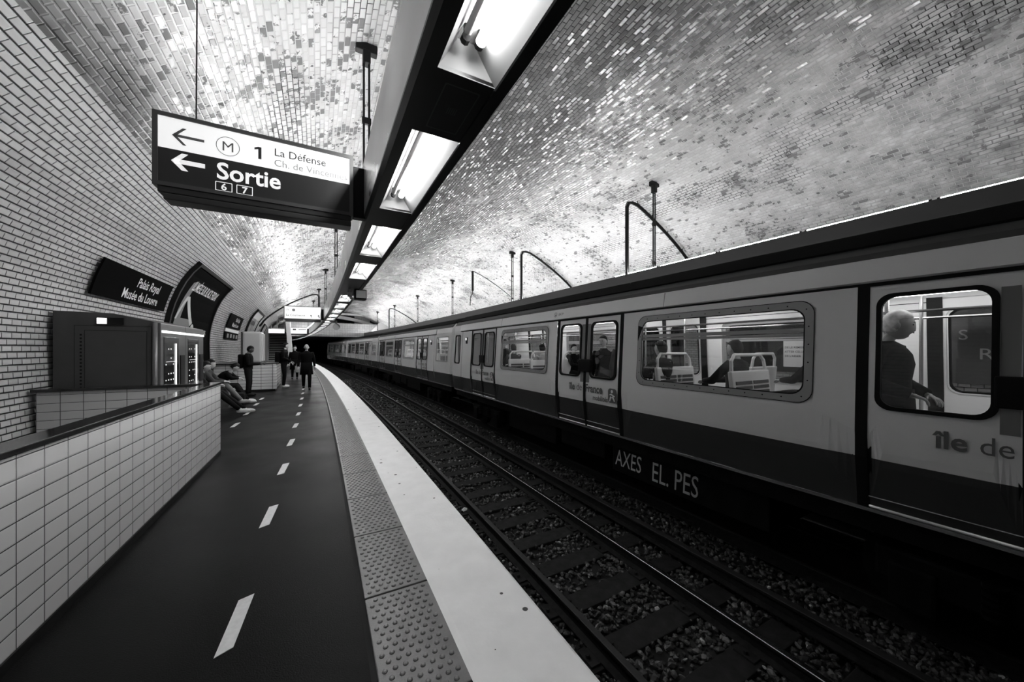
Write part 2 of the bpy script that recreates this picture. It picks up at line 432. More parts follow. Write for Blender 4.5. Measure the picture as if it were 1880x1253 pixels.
for p_ in e.data.polygons:
    pass
e.data.materials.append(M_CONC)
for p_ in e.data.polygons:
    if p_.center.z < -0.03: p_.material_index = 1
tag(flat('floor', 1.0, 7.3, -10, 95, -1.16, M_CONC), kind='structure')
tag(sweep('floor', [(7.3, -1.25), (7.2, -0.2), (7.12, -0.12), (7.12, 0.0), (7.7, 0.0), (11.6, 0.0)], -10, 95, mat('far platform floor', 0.06, 0.4), ds=1.0), kind='structure')

# tactile slabs
def slab_mesh(w, l, fine):
    b = MB(); b.bbox(-w / 2, w / 2, 0, l, -0.06, 0.0, 0.006)
    px = w / 8.0; ny = int((l - 0.06) / px) + 1
    for i in range(7):
        for j in range(ny):
            x = -w / 2 + px * (i + 0.9) + (px / 2 if j % 2 else 0) - 0.01; y = 0.04 + j * px
            if y > l - 0.03 or x > w / 2 - 0.02: continue
            n = 10 if fine else 6
            rr = ((0.0145, 0.0), (0.0130, 0.0045), (0.008, 0.0075), (0.0, 0.008))
            vs = [(x + r * math.cos(2 * PI * k / n), y + r * math.sin(2 * PI * k / n), z) for r, z in rr[:3] for k in range(n)] + [(x, y, 0.008)]
            fs = [(q * n + k, q * n + (k + 1) % n, (q + 1) * n + (k + 1) % n, (q + 1) * n + k) for q in range(2) for k in range(n)]
            fs += [(2 * n + k, 2 * n + (k + 1) % n, 3 * n) for k in range(n)]
            b.add(vs, fs)
    return b
sf = slab_mesh(0.405, 0.835, True).build('tactile_slab', M_TACT, smooth=False)
sc_ = slab_mesh(0.405, 0.835, False).build('tactile_slab', M_TACT)
names = ['nearest', 'second', 'third', 'fourth', 'fifth', 'sixth', 'seventh', 'eighth', 'ninth', 'tenth']
for i in range(62):
    s_ = 0.765 + 0.85 * i
    src = sf if i < 8 else sc_
    o = src if i in (0, 8) else src.copy()
    if i not in (0, 8): C.objects.link(o)
    p = P(0.4375, s_ + 0.42, 0.004); o.location = P(0.4375, s_, 0.004); o.rotation_euler = (0, 0, ang(s_ + 0.42))
    lab = ('grey studded tactile slab beside the white platform edge, %s from the camera' % names[i]) if i < 10 else 'small distant grey studded slab in the strip beside the white platform edge'
    tag(o, lab, 'paving slab', 'grey tactile slabs along the platform edge')

# painted dashes
def dash(s0, L0, l=0.5, wd=0.075, sk=0.03, idx=0, lab='', grp=''):
    b = MB(); F = lambda u, v: P(L0 + u, s0 + v, 0.0035) - P(L0, s0)
    pts = [(0, 0), (wd, 0.04), (wd + sk, l), (sk * 0.9, l - 0.03)]
    vs = [F(*p) for p in pts]
    b.add(vs + [v - Vector((0, 0, 0.003)) for v in vs], [(0, 1, 2, 3), (0, 4, 5, 1), (1, 5, 6, 2), (2, 6, 7, 3), (3, 7, 4, 0)])
    o = b.build('painted_dash', M_DASH); o.location = P(L0, s0); tag(o, lab, 'floor marking', grp)
ordn = ['nearest', 'second', 'third', 'fourth', 'fifth', 'sixth', 'seventh', 'eighth', 'ninth', 'tenth']
for i in range(14):
    s0 = 2.36 + 1.52 * i
    lab = ('white dash painted on the platform, %s of the row down its middle' % ordn[i]) if i < 9 else 'tiny far white dash in the row down the middle of the platform'
    dash(s0, -0.505, idx=i, lab=lab, grp='white dashes down the middle of the platform')
for i in range(5):
    s0 = 7.6 + 1.52 * i
    if i in (3,): s0 = 12.3
    if i == 4: s0 = 13.6
    if i == 0: continue
    dash(s0, -1.62, lab='white dash painted near the bench, %s from the parapet' % ordn[i], grp='white dashes in front of the bench')

# ------------------------------------------------------------------ track
def rail(name, L, m_head, lab, zt=-0.95, wide=0.065, hgt=0.15):
    pr = [(L - 0.07, zt - hgt), (L - 0.07, zt - hgt + 0.012), (L - 0.012, zt - hgt + 0.03), (L - 0.012, zt - 0.04), (L - wide / 2, zt - 0.03), (L - wide / 2, zt - 0.004), (L - wide / 2 + 0.006, zt),
          (L + wide / 2 - 0.006, zt), (L + wide / 2, zt - 0.004), (L + wide / 2, zt - 0.03), (L + 0.012, zt - 0.04), (L + 0.012, zt - hgt + 0.03), (L + 0.07, zt - hgt + 0.012), (L + 0.07, zt - hgt)]
    o = sweep(name, pr, -2, 95, [M_RUST, m_head], closed=True, ds=0.5)
    for p_ in o.data.polygons:
        if p_.center.z > zt - 0.003: p_.material_index = 1
    tag(o, lab, 'rail', 'rails'); return o
rail('running_rail', 2.18, M_RUST2, 'dull dark rail of the empty track, nearer the platform')
rail('running_rail', 3.436, M_STEEL, 'rail with a shiny bright top on the empty track')
rail('conductor_rail', 4.02, M_RUST2, 'thick dark conductor rail between the empty track and the train', zt=-0.87, wide=0.09, hgt=0.16)
rail('running_rail', 5.05, M_RUST2, 'dark rail under the near side of the train')
rail('running_rail', 6.35, M_RUST2, 'dark rail under the far side of the train')
sb = MB(); sb.bbox(-1.22, 1.2, -0.13, 0.13, -0.14, 0.0, 0.012)
for xx in (-0.64, 0.62): sb.bbox(xx - 0.17, xx + 0.17, -0.09, 0.09, 0.0, 0.02, 0.004)
for xx in (-0.78, -0.5, 0.48, 0.76): sb.tube([(xx, 0, 0.02), (xx, 0, 0.05)], 0.018, 6)
slp = sb.build('sleeper', M_SLEEP)
k_ = 0
s_ = 0.55
while s_ < 60:
    o = slp if k_ == 0 else slp.copy()
    if k_: C.objects.link(o)
    o.location = P(2.82, s_, -1.11); o.rotation_euler = (0, 0, ang(s_) + random.uniform(-.01, .01))
    tag(o, ('dark sleeper across the empty track, %s from the camera' % ordn[k_]) if k_ < 8 else 'distant dark sleeper across the empty track', 'sleeper', 'sleepers of the empty track')
    s_ += 0.62 if s_ < 30 else 0.62; k_ += 1

# ballast
def ballast():
    b = MB(); rnd = random.Random(3)
    ico = bmesh.new(); bmesh.ops.create_icosphere(ico, subdivisions=1, radius=1); iv = [v.co.copy() for v in ico.verts]; iff = [[v.index for v in f.verts] for f in ico.faces]; ico.free()
    def stone(L, s, z, r):
        m = Matrix.Rotation(rnd.uniform(0, 6.28), 3, 'Z') @ Matrix.Rotation(rnd.uniform(0, 6.28), 3, 'X')
        sx, sy, sz = rnd.uniform(.7, 1.3), rnd.uniform(.6, 1.1), rnd.uniform(.45, .9); c = P(L, s, z)
        b.add([c + m @ Vector((v.x * sx, v.y * sy, v.z * sz)) * r * rnd.uniform(.8, 1.15) for v in iv], iff)
    n = 0
    while n < 15000:
        s = 0.6 + 16 * rnd.random() ** 1.7; L = rnd.uniform(1.15, 5.0)
        ph = ((s - 0.55) / 0.62) % 1.0
        ph = min(ph, 1 - ph) * 0.62
        if abs(L - 2.82) < 1.2 and ph < 0.13 : continue
        stone(L, s, -1.135 + rnd.uniform(-.02, .03), rnd.uniform(.018, .040)); n += 1
    for q in range(2600):
        stone(rnd.uniform(1.2, 5.2), rnd.uniform(16, 34), -1.12 + rnd.uniform(-.02, .03), rnd.uniform(.03, .05))
    m = bpy.data.materials.new('ballast stone'); m.use_nodes = True; nt = m.node_tree; bs = nt.nodes['Principled BSDF']
    g = N(nt, 'ShaderNodeNewGeometry'); r = N(nt, 'ShaderNodeValToRGB')
    nt.links.new(g.outputs['Random Per Island'], r.inputs[0]); nt.links.new(r.outputs[0], bs.inputs['Base Color'])
    cr = r.color_ramp; cr.elements[0].color = G(0.02); cr.elements[1].color = G(0.6)
    for ps, c in ((0.55, 0.032), (0.85, 0.075), (0.97, 0.16)):
        x = cr.elements.new(ps); x.color = G(c)
    bs.inputs['Roughness'].default_value = 0.5
    o = b.build('ballast', m); tag(o, 'loose grey stones between the sleepers and rails', 'ballast', kind='stuff')
ballast()
# litter between platform and rail
lb = MB(); lb.add([(0, 0, 0), (.09, .01, .01), (.11, .06, .03), (.05, .09, .045), (-.02, .05, .02), (.04, .04, .06)], [(0, 1, 5), (1, 2, 5), (2, 3, 5), (3, 4, 5), (4, 0, 5), (0, 4, 3, 2, 1)])
o = lb.build('crumpled_paper', M_WHITE); o.location = P(1.75, 3.75, -1.07); tag(o, 'crumpled scrap of white paper on the stones beside the platform edge', 'litter')
o = lb.build('crumpled_paper', M_WHITE); o.location = P(2.05, 5.5, -1.07); o.scale = (.8, .8, .8); tag(o, 'smaller white scrap lying between the rails, further along', 'litter')

# ------------------------------------------------------------------ lighting troughs
def trough(near, s0, s1):
    X = (lambda L: L) if near else (lambda L: 2 * VC - L + 0.02)
    r = empty('lighting_trough', P(X(0.65), s0, 3.02), 0,
              'long curved metal lighting trough hanging over the near platform edge' if near else 'dark long lighting trough above the far platform, seen over the train roof', 'light fitting')
    org = P(X(0.65), s0, 3.02)
    def sw(name, pr, m, ds=0.6):
        o = sweep(name, [(X(a), b) for a, b in pr], s0, s1, m, closed=True, parent=r, ds=ds, org=org); return o
    mg = M_TRSIDE if near else M_DGREY
    sw('side_panel', [(0.400, 3.08), (0.412, 3.08), (0.412, 3.67), (0.400, 3.67)], mg)
    sw('bottom_flange', [(0.400, 3.06), (0.425, 3.02), (0.50, 3.02), (0.50, 3.05), (0.43, 3.05), (0.412, 3.08), (0.400, 3.08)], M_BLACK)
    sw('bottom_flange', [(0.822, 3.02), (0.892, 3.02), (0.892, 3.10), (0.88, 3.10), (0.88, 3.05), (0.822, 3.05)], M_BLACK)
    o = sw('track_side_panel', [(0.88, 3.10), (0.892, 3.10), (0.892, 3.38), (0.88, 3.38)], M_BLACK)
    o = sw('track_side_panel', [(0.88, 3.38), (0.892, 3.38), (0.892, 3.67), (0.88, 3.67)], mat('trough upper panel', 0.07, 0.5, 0.0, spec=0.2))
    sw('top_cover', [(0.412, 3.64), (0.88, 3.64), (0.88, 3.655), (0.412, 3.655)], M_DGREY)
    return r, org, X
TR, TRO, TX = trough(True, -8.5, 90)
TF, TFO, TFX = trough(False, -1.0, 51)

def lamp(s0, s1, X, label, group, grill=None):
    """one luminaire let into the trough: reflector, lit tube, unlit tube"""
    org = P(X(0.66), s0, 3.04)
    r = empty('ceiling_light', org, 0, label, 'ceiling light', group)
    a, b_ = (0.50, 0.822) if X(1) > X(0) else (0.50, 0.822)
    pr = [(0.50, 3.03), (0.61, 3.22), (0.70, 3.22), (0.822, 3.03)]
    rb = MB(); n = 3; SS = [s0 + (s1 - s0) * i / n for i in range(n + 1)]
    for i in range(n):
        for j in range(3):
            q = [P(X(pr[j][0]), SS[i], pr[j][1]), P(X(pr[j + 1][0]), SS[i], pr[j + 1][1]), P(X(pr[j + 1][0]), SS[i + 1], pr[j + 1][1]), P(X(pr[j][0]), SS[i + 1], pr[j][1])]
            if j in (0, 2) or True:
                dz = 0.11
                ins = lambda S_, zz: S_
            rb.add([v - org for v in q], [(0, 1, 2, 3)])
    for S_, sg in ((s0, 1), (s1, -1)):
        q = [P(X(0.50), S_, 3.03), P(X(0.822), S_, 3.03), P(X(0.70), S_ + sg * 0.0, 3.22), P(X(0.61), S_ + sg * 0.0, 3.22)]
        rb.add([v - org for v in q], [(0, 1, 2, 3)])
    # white rim along the track side
    rb.add([P(X(0.815), s0, 3.018) - org, P(X(0.826), s0, 3.018) - org, P(X(0.826), s1, 3.018) - org, P(X(0.815), s1, 3.018) - org], [(0, 1, 2, 3)])
    rb.build('reflector', M_REFL, r)
    near = s0 < 9
    t = MB(); t.tube([P(X(0.695), s0 + 0.06, 3.155) - org, P(X(0.695), (s0 + s1) / 2, 3.155) - org, P(X(0.695), s1 - 0.10, 3.155) - org], 0.026, 10 if near else 5)
    t.build('lit_tube', M_TUBE if s0 < 4 else M_TUBE2, r, smooth=True)
    t = MB(); t.tube([P(X(0.62), s0 + 0.06, 3.165) - org, P(X(0.62), s1 - 0.12, 3.165) - org], 0.021, 8 if near else 5)
    t.build('unlit_tube', M_TUBEOFF, r, smooth=True)
    h = MB()
    for L in (0.695, 0.62):
        for S_ in (s1 - 0.10, s0 + 0.04):
            h.tube([P(X(L), S_, 3.155) - org, P(X(L), S_ + 0.03, 3.155) - org], 0.024, 8)
            h.tube([P(X(L), S_ + 0.01, 3.16) - org, P(X(L), S_ + 0.01, 3.22) - org], 0.012, 6)
    h.build('tube_holder', M_BLACK, r)
    return r
def cover(s0, s1, X, parent, org, speaker=False):
    b = MB(); q = [P(X(L), S_, 3.035) - org for L, S_ in ((0.5, s0), (0.822, s0), (0.822, s1), (0.5, s1))]
    b.add(q + [v + Vector((0, 0, 0.02)) for v in q], [(0, 1, 2, 3), (4, 5, 6, 7), (0, 1, 5, 4), (2, 3, 7, 6), (1, 2, 6, 5), (3, 0, 4, 7)])
    cpl = b.build('cover_plate', M_BLACK, parent)
    if speaker:
        g = MB()
        F = lambda u, v: P(X(u), v, 3.028) - org
        c = (s0 + s1) / 2
        ring(g, rrect(0.67, c, 0.2, 0.42, 0.01, 2), rrect(0.67, c, 0.185, 0.40, 0.01, 2), F)
        for k in range(5): g.add([F(0.645 + k * 0.012, c - 0.03), F(0.650 + k * 0.012, c - 0.03), F(0.650 + k * 0.012, c + 0.03), F(0.645 + k * 0.012, c + 0.03)], [(0, 1, 2, 3)])
        o = g.build('speaker_grill', mat('grill', 0.03, 0.4, 0.4), cpl)
prev = -8.5
for i in range(0, 40):
    s0 = 0.29 + 2.02 * i; s1 = s0 + 1.45
    if i == 4:
        continue
    cover(prev, s0, TX, TR, TRO, speaker=(i in (0, 1)))
    lab = ('fluorescent light let into the trough over the near platform edge, %s from the camera' % ordn[i if i < 4 else i - 1]) if 0 <= i < 10 else ('small distant fluorescent light in the trough over the near platform edge' if i > 0 else 'fluorescent light of the near trough, behind the camera')
    lamp(s0, s1, TX, lab, 'lights in the near trough'); prev = s1
cover(prev, 90, TX, TR, TRO)
prev = -1.0
for i in range(0, 22):
    s0 = 0.6 + 2.25 * i; s1 = s0 + 1.55
    cover(prev, s0, TFX, TF, TFO)
    lamp(s0, s1, TFX, 'fluorescent light in the underside of the far trough, hidden behind the train', 'lights in the far trough'); prev = s1
# uplight tubes on top of the troughs
def uplight(s0, s1, L, label, group, z=3.688):
    org = P(L, s0, z); r = empty('uplight_tube', org, 0, label, 'tube light', group)
    t = MB(); t.tube([P(L, s0 + 0.03, z) - org, P(L, (s0 + s1) / 2, z) - org, P(L, s1 - 0.03, z) - org], 0.013, 6); t.build('tube', (M_TUBEF if L > 3 else M_TUBEU) if s0 > (5.0 if L > 3 else 3.3) else M_TUBEDIM, r, smooth=True)
    h = MB()
    for S_ in (s0, s1 - 0.03):
        h.tube([P(L, S_, z) - org, P(L, S_ + 0.03, z) - org], 0.02, 6); h.tube([P(L, S_ + .015, z) - org, P(L, S_ + .015, 3.655) - org], 0.014, 6)
    h.build('tube_holder', M_BLACK, r)
for i in range(33):
    s0 = 0.1 + 1.5 * i
    uplight(s0, s0 + 1.45, TFX(0.82 if s0 < 7.5 else 0.6), 'thin bright tube along the top edge of the far lighting trough', 'bright tubes on top of the far trough')
for i in range(33):
    s0 = 1.9 + 1.5 * i
    uplight(s0, s0 + 1.4, 0.455, 'tube light lying hidden on top of the near lighting trough', 'tubes on top of the near trough', z=3.76)

# ------------------------------------------------------------------ hanger rods and conduits
def rod(L, s, z0, lab, grp, near=True):
    zt = vault_z(L) - 0.02; base = P(L, s, z0); r = empty('hanger_rod', base, ang(s), lab, 'hanger rod', grp)
    H = zt - z0
    b = MB()
    b.bbox(-0.14, 0.14, -0.05, 0.05, H - 0.10, H + 0.02, 0.01)
    b.bbox(-0.05, 0.05, -0.06, 0.06, H - 0.26, H - 0.08, 0.01)
    b.build('ceiling_plate', M_BLACK, r)
    for x in (-0.035, 0.035):
        c = MB(); c.bbox(x - 0.014, x + 0.014, -0.012, 0.012, 0, H - 0.12, 0.003); c.build('strap', M_BLACK, r)
    c = MB()
    for z in (0.12, H * 0.5): c.bbox(-0.06, 0.06, -0.02, 0.02, z, z + 0.09, 0.004)
    c.build('clamp', M_BLACK, r)
wh = ['first', 'second', 'third', 'fourth', 'fifth', 'sixth']
for i, s in enumerate((5.32, 13.49, 21.3, 28.6, 35.9, 43.2)):
    rod(0.55, s, 3.66, 'black double rod holding the near trough from the vault, %s from the camera' % wh[i], 'rods of the near trough')
for i, s in enumerate((6.27, 13.66, 21.0, 28.5, 35.9, 43.3)):
    rod(7.58, s, 3.66, 'dark rod between the vault and the far trough, %s from the right' % wh[i], 'rods of the far trough')
def hoop(s, L0, L1, zb, lab, r=0.045, side=1):
    """conduit: up from the trough, bend, then down along the vault"""
    org = P(L0, s, zb); e_ = empty('conduit_hoop', org, 0, lab, 'cable conduit', 'curved cable conduits')
    pts = []
    zt = vault_z(L0) - 0.28
    for k in range(6): pts.append(P(L0, s, zb + (zt - 0.12 - zb) * k / 5) - org)
    Ls = [L0 + (L1 - L0) * t for t in (0.02, 0.06, 0.12, 0.2, 0.3, 0.4, 0.5, 0.6, 0.7, 0.8, 0.88, 0.94, 1.0)]
    for k, L in enumerate(Ls):
        z = vault_z(L) - (0.24 if k == 0 else 0.17 if k == 1 else 0.12)
        pts.append(P(L, s, z) - org)
    b = MB(); b.tube(pts, r, 8)
    b.build('pipe', M_BLACK, e_, smooth=True)
    b = MB(); b.tube([p + Vector((-side * r * 1.5, 0, .01)) for p in pts], r * 0.25, 5); b.build('cable', M_BLACK, e_, smooth=True)
    b = MB()
    for p in pts[8::2]: b.tube([p, p + Vector((0, 0, 0.16))], 0.012, 5)
    b.build('bracket', M_BLACK, e_)
hoop(7.09, 7.50, 10.9, 3.6, 'thick black conduit bent over the far vault, nearest of the hoops above the train')
hoop(12.75, 7.50, 10.9, 3.6, 'black conduit bent over the far vault, second hoop from the right')
hoop(37.5, 7.45, 10.9, 3.6, 'distant dark conduit hoop beside the end wall of the station')
hoop(30.2, 0.62, -3.0, 3.6, 'dark conduit hoop above the stairs on the platform side', r=0.05, side=-1)
b = MB(); b.bbox(-.05, .05, -.05, .05, -1.1, 0, .01)
org = P(7.5, 17.8, vault_z(7.5) - .1); e_ = empty('drain_pipe', org, 0, 'black pipe stub with thin bent cable on the far vault, between hoops and rods', 'pipe')
b.build('pipe', M_BLACK, e_)
b = MB(); b.tube([(0, 0, -1.1), (0, 0, -1.25), (-.12, 0, -1.4), (-.15, 0, -1.9)], .02, 6)
pts = [P(7.5 + 2.4 * t, 17.8, vault_z(7.5 + 2.4 * t) - .1) - org for t in (0, .1, .2, .35, .5, .7, .85, 1)]; b.tube(pts, .018, 6); b.build('cable', M_BLACK, e_)
# thin wire from vault down to the hanging sign
b = MB(); b.tube([(0, 0, 0), (0.005, 0, 1.0), (0, 0, vault_z(-0.98) - 3.67)], 0.006, 6); o = b.build('hanging_wire', M_BLACK); o.location = P(-1.0, 4.15, 3.67)
tag(o, 'thin dark wire between the vault and the exit sign', 'wire')

# ------------------------------------------------------------------ hanging signs
M_SIGNW = bpy.data.materials.new('sign face lit'); M_SIGNW.use_nodes = True
def lit_sign_mat(m, dark=False):
    nt = m.node_tree; bs = nt.nodes['Principled BSDF']; bs.inputs['Base Color'].default_value = G(0.75 if not dark else 0.03); bs.inputs['Roughness'].default_value = 0.16
    bs.inputs['Emission Color'].default_value = G(1)
    bs.inputs['Emission Strength'].default_value = 0.4 if not dark else 0.0
lit_sign_mat(M_SIGNW)
M_SIGND = mat('dark sign film', 0.04, 0.28)
M_SIGNF = mat('sign frame', 0.10, 0.4, 0.3)
M_INK = mat('dark sign ink', 0.03, 0.4); M_INKG = mat('grey sign ink', 0.18, 0.4); M_INKL = mat('faded sign ink', 0.42, 0.4)
M_TXTW = mat('white sign lettering', 0.8, 0.35, emit=0.35)
def arrow_left(mb, cx, cy, w_, h_, t, F, mi=0):
    add_poly(mb, [(cx - w_ / 2 + t * .5, cy + t / 2), (cx - w_ / 2 + t * .5, cy - t / 2), (cx + w_ / 2, cy - t / 2), (cx + w_ / 2, cy + t / 2)], F, mi)
    d = h_ / 2
    for sg in (1, -1):
        q = [(cx - w_ / 2, cy), (cx - w_ / 2 + t * 1.2, cy), (cx - w_ / 2 + d + t * 1.0, cy + sg * d), (cx - w_ / 2 + d - t * .1, cy + sg * d)]
        add_poly(mb, q if sg < 0 else q[::-1], F, mi)
def hanging_sign(s, L0, L1, z0, z1, lab, kind):
    org = P((L0 + L1) / 2, s, z0); r = empty('hanging_sign', org, ang(s), lab, 'sign')
    W_ = L1 - L0; H = z1 - z0; x0 = -W_ / 2
    b = MB(); fw = 0.035; dp = 0.16
    F = lambda y: (lambda u, v: Vector((x0 + u, y, v)))
    o_ = [(0, 0), (W_, 0), (W_, H), (0, H)]; i_ = [(fw, fw), (W_ - fw, fw), (W_ - fw, H - fw), (fw, H - fw)]
    ring(b, o_, i_, F(0.0)); ring(b, i_, i_, F(0.0))
    n = 4
    b.add([F(0)(*p) for p in o_] + [F(dp)(*p) for p in o_], [(k, (k + 1) % n, n + (k + 1) % n, n + k) for k in range(n)])
    b.add([F(0)(*p) for p in i_] + [F(0.012)(*p) for p in i_], [(k, (k + 1) % n, n + (k + 1) % n, n + k) for k in range(n)])
    b.add([F(dp)(*p) for p in o_], [(0, 1, 2, 3)])
    b.build('frame', M_SIGNF, r)
    b = MB(); b.bbox(x0 + 0.03, x0 + W_ - 0.02, 0.01, dp - 0.01, -0.055, 0.0, 0.008); b.bbox(x0 + 0.07, x0 + W_ - 0.02, 0.005, dp + 0.02, -0.115, -0.06, 0.008)
    b.build('lamp_housing', M_DGREY, r)
    b = MB(); b.bbox(x0 + W_, x0 + W_ + 0.13, 0.03, dp - 0.03, 0.0, H * .85, 0.01); b.build('side_bracket', M_BLACK, r)
    if kind == 'exit':
        zs = H * 0.52
        b = MB(); add_poly(b, [(fw, zs), (W_ - fw, zs), (W_ - fw, H - fw), (fw, H - fw)], F(0.012)); f1 = b.build('white_face', M_SIGNW, r)
        b = MB(); add_poly(b, [(fw, fw), (W_ - fw, fw), (W_ - fw, zs), (fw, zs)], F(0.012)); f2 = b.build('dark_face', M_SIGND, r)
        T = F(0.010)
        b = MB(); arrow_left(b, 0.235, zs + 0.125, 0.22, 0.15, 0.024, T, 1)
        ring(b, circ(0.515, zs + 0.125, 0.088, 32), circ(0.515, zs + 0.125, 0.083, 32), T, 1); add_text(b, 'M', 0.125, T, 0.515, zs + 0.08, align='CENTER', mi=1)
        add_poly(b, [(.745, zs + .07), (.770, zs + .07), (.770, zs + .185), (.745, zs + .185)], T); add_poly(b, [(.745, zs + .185), (.715, zs + .172), (.715, zs + .152), (.745, zs + .163)], T)
        add_text(b, 'La Défense', 0.105, T, 0.87, zs + 0.135, xs=0.95)
        add_text(b, 'Ch. de Vincennes', 0.095, T, 0.87, zs + 0.035, mi=2, xs=0.97)
        b.build('lettering', [M_INK, M_INKG, M_INKL], f1)
        b = MB(); arrow_left(b, 0.235, zs - 0.10, 0.23, 0.15, 0.04, T)
        add_text(b, 'Sortie', 0.215, T, 0.43, zs - 0.185, bold=0.02, xs=0.95)
        for k, d in enumerate('67'):
            cx = 0.485 + k * 0.155
            ring(b, rrect(cx, zs - 0.255, 0.125, 0.085, 0.004, 1), rrect(cx, zs - 0.255, 0.113, 0.073, 0.004, 1), T)
            add_text(b, d, 0.085, T, cx, zs - 0.285, bold=0.02, align='CENTER')
        b.build('lettering', M_TXTW, f2)
    else:
        b = MB(); add_poly(b, [(fw, fw), (W_ - fw, fw), (W_ - fw, H - fw), (fw, H - fw)], F(0.012)); f1 = b.build('white_face', M_SIGNW, r)
        T = F(0.010); b = MB()
        if kind == 'line7':
            ring(b, circ(0.16, 0.44, 0.07, 20), circ(0.16, 0.44, 0.062, 20), T); add_text(b, 'M', 0.1, T, 0.16, 0.405, align='CENTER')
            add_poly(b, circ(0.40, 0.44, 0.07, 20), T, 1)
            add_text(b, 'La Courneuve', 0.14, T, 0.08, 0.15, bold=0.01)
            for cx in (1.12, 1.44): add_poly(b, circ(cx, 0.2, 0.035, 12), T); add_poly(b, [(cx, 0.12), (cx + .05, 0.1), (cx + .03, 0.2)], T)
        else:
            arrow_left(b, 0.2, 0.42, 0.2, 0.14, 0.03, T); add_poly(b, [(0.35, 0.34), (0.62, 0.34), (0.62, 0.5), (0.35, 0.5)], T); add_poly(b, [(0.8, 0.38), (1.45, 0.38), (1.45, 0.46), (0.8, 0.46)], T)
        b.build('lettering', [M_INK, M_INKG], f1)
    return r
hanging_sign(4.13, -1.287, 0.29, 3.034, 3.675, 'lit hanging sign with white upper half and exit arrow on its dark lower half', 'exit')
hanging_sign(19.9, -1.27, 0.30, 3.02, 3.66, 'white hanging sign with a line name, beyond the exit sign', 'line7')
hanging_sign(39.5, -1.30, 0.25, 3.0, 3.6, 'small far white hanging sign with an arrow, over the foot of the stairs', 'far')

# things hung under the near trough
def monitor(s, L, lab):
    org = P(L, s, 2.80); r = empty('platform_monitor', org, ang(s), lab, 'monitor')
    b = MB(); b.bbox(-0.14, 0.14, 0.0, 0.3, 0.0, 0.24, 0.02); b.build('housing', M_BLACK, r)
    b = MB(); b.bbox(-0.10, 0.12, -0.012, 0.0, 0.03, 0.21, 0.004); b.build('white_front', M_WHITE, r)
    b = MB(); b.tube([(-0.24, 0.05, 0.24), (-0.24, 0.05, 0.14)], 0.018, 8); b.bbox(-0.29, -0.19, -0.02, 0.1, 0.05, 0.15, 0.01); b.tube([(-0.24, -0.02, 0.08), (-0.21, -0.10, 0.0)], 0.035, 10)
    b.build('camera_head', M_GREY, r)
monitor(9.2, 0.86, 'black box with a white front and small camera under the near trough')
org = P(0.98, 20.3, 2.75); r = empty('loudspeaker', org, ang(20.3), 'round grey speaker bracket under the near trough, far along', 'loudspeaker')
b = MB(); b.tube([(0, -.18, -.03), (0, .1, 0.02)], [0.17, 0.12], 16); b.build('horn', M_GREY, r)
b = MB(); b.bbox(-.05, .05, -.03, .03, .05, .3, .01); b.bbox(-.3, 0, -.03, .03, .2, .3, .01); b.build('bracket', M_GREY, r)

# ------------------------------------------------------------------ stairwell parapet
def uvbox_wall(name, pts, z0, z1, th, m, parent=None, inner=-1):
    """straight wall of thickness th along a polyline (world x, y), tiled face UVs in metres"""
    vs = []; fs = []; uv = []
    me_faces_uv = []
    u = 0
    for i in range(len(pts) - 1):
        a = Vector((*pts[i], 0)); b_ = Vector((*pts[i + 1], 0)); d = (b_ - a); l = d.length; d.normalize(); nrm = Vector((-d.y, d.x, 0)) * th
        q = [a, b_, b_ + nrm, a + nrm]
        k = len(vs); vs += [v + Vector((0, 0, z0)) for v in q] + [v + Vector((0, 0, z1)) for v in q]
        fs += [(k, k + 1, k + 5, k + 4), (k + 1, k + 2, k + 6, k + 5), (k + 2, k + 3, k + 7, k + 6), (k + 3, k, k + 4, k + 7), (k + 4, k + 5, k + 6, k + 7), (k + 3, k + 2, k + 1, k)]
        h = z1 - z0
        uv += [(u, 0), (u + l, 0), (u + l, h), (u, h), (u + l, 0), (u + l + th, 0), (u + l + th, h), (u + l, h), (u + l, 0), (u, 0), (u, h), (u + l, h), (u, 0), (u - th, 0), (u - th, h), (u, h)] + [(u, h), (u + l, h), (u + l, h), (u, h)] * 2
        u += l
    me = bpy.data.meshes.new(name); me.from_pydata(vs, [], fs); ul = me.uv_layers.new(name='UVMap')
    for i, c in enumerate(uv): ul.data[i].uv = c
    me.update(); return link_mesh(name, me, m, parent)
r = empty('stair_parapet', (-1.41, 0, 0), 0, 'low white tiled parapet with a black stone cap, running along the left of the platform', 'parapet')
o = uvbox_wall('tiled_wall', [(-1.41, -6), (-1.41, 6.89)], 0.06, 1.07, 0.14, M_PARA, r)
o.matrix_parent_inverse = Matrix.Translation((1.41, 0, 0))
b = MB(); b.bbox(-0.145, 0.01, -2, 6.895, 1.07, 1.105, 0.006); b.build('stone_cap', M_CAP, r)
b = MB(); b.box(-0.01, 0.008, -2, 6.89, 0, 0.06); b.build('skirting', M_BLACK, r)
r = empty('stair_parapet', (-2.4, 6.9, 0), 0, 'short white tiled parapet across the end of the stairwell, in front of the vending machines', 'parapet')
o = uvbox_wall('tiled_wall', [(-3.28, 6.89), (-1.56, 6.89)], -0.2, 1.05, 0.14, M_PARA, r)
o.matrix_parent_inverse = Matrix.Translation((2.4, -6.9, 0))
b = MB(); b.bbox(-0.92, 0.845, -0.04, 0.16, 1.05, 1.09, 0.006); b.build('stone_cap', M_CAP, r)
# stairs going down behind the parapet
st = MB()
for k in range(14): st.box(-3.24, -1.56, 6.4 - 0.3 * k - 0.32, 6.4 - 0.3 * k, -0.17 * (14 - k) - 0.2, -0.17 * (13 - k) - 0.0)
o = st.build('stairs_down', M_CONC); tag(o, 'dark stairs going down behind the long tiled parapet', 'stairs')
tag(flat('floor', -3.3, -1.45, -10, 6.9, -2.62, M_CONC), kind='structure')

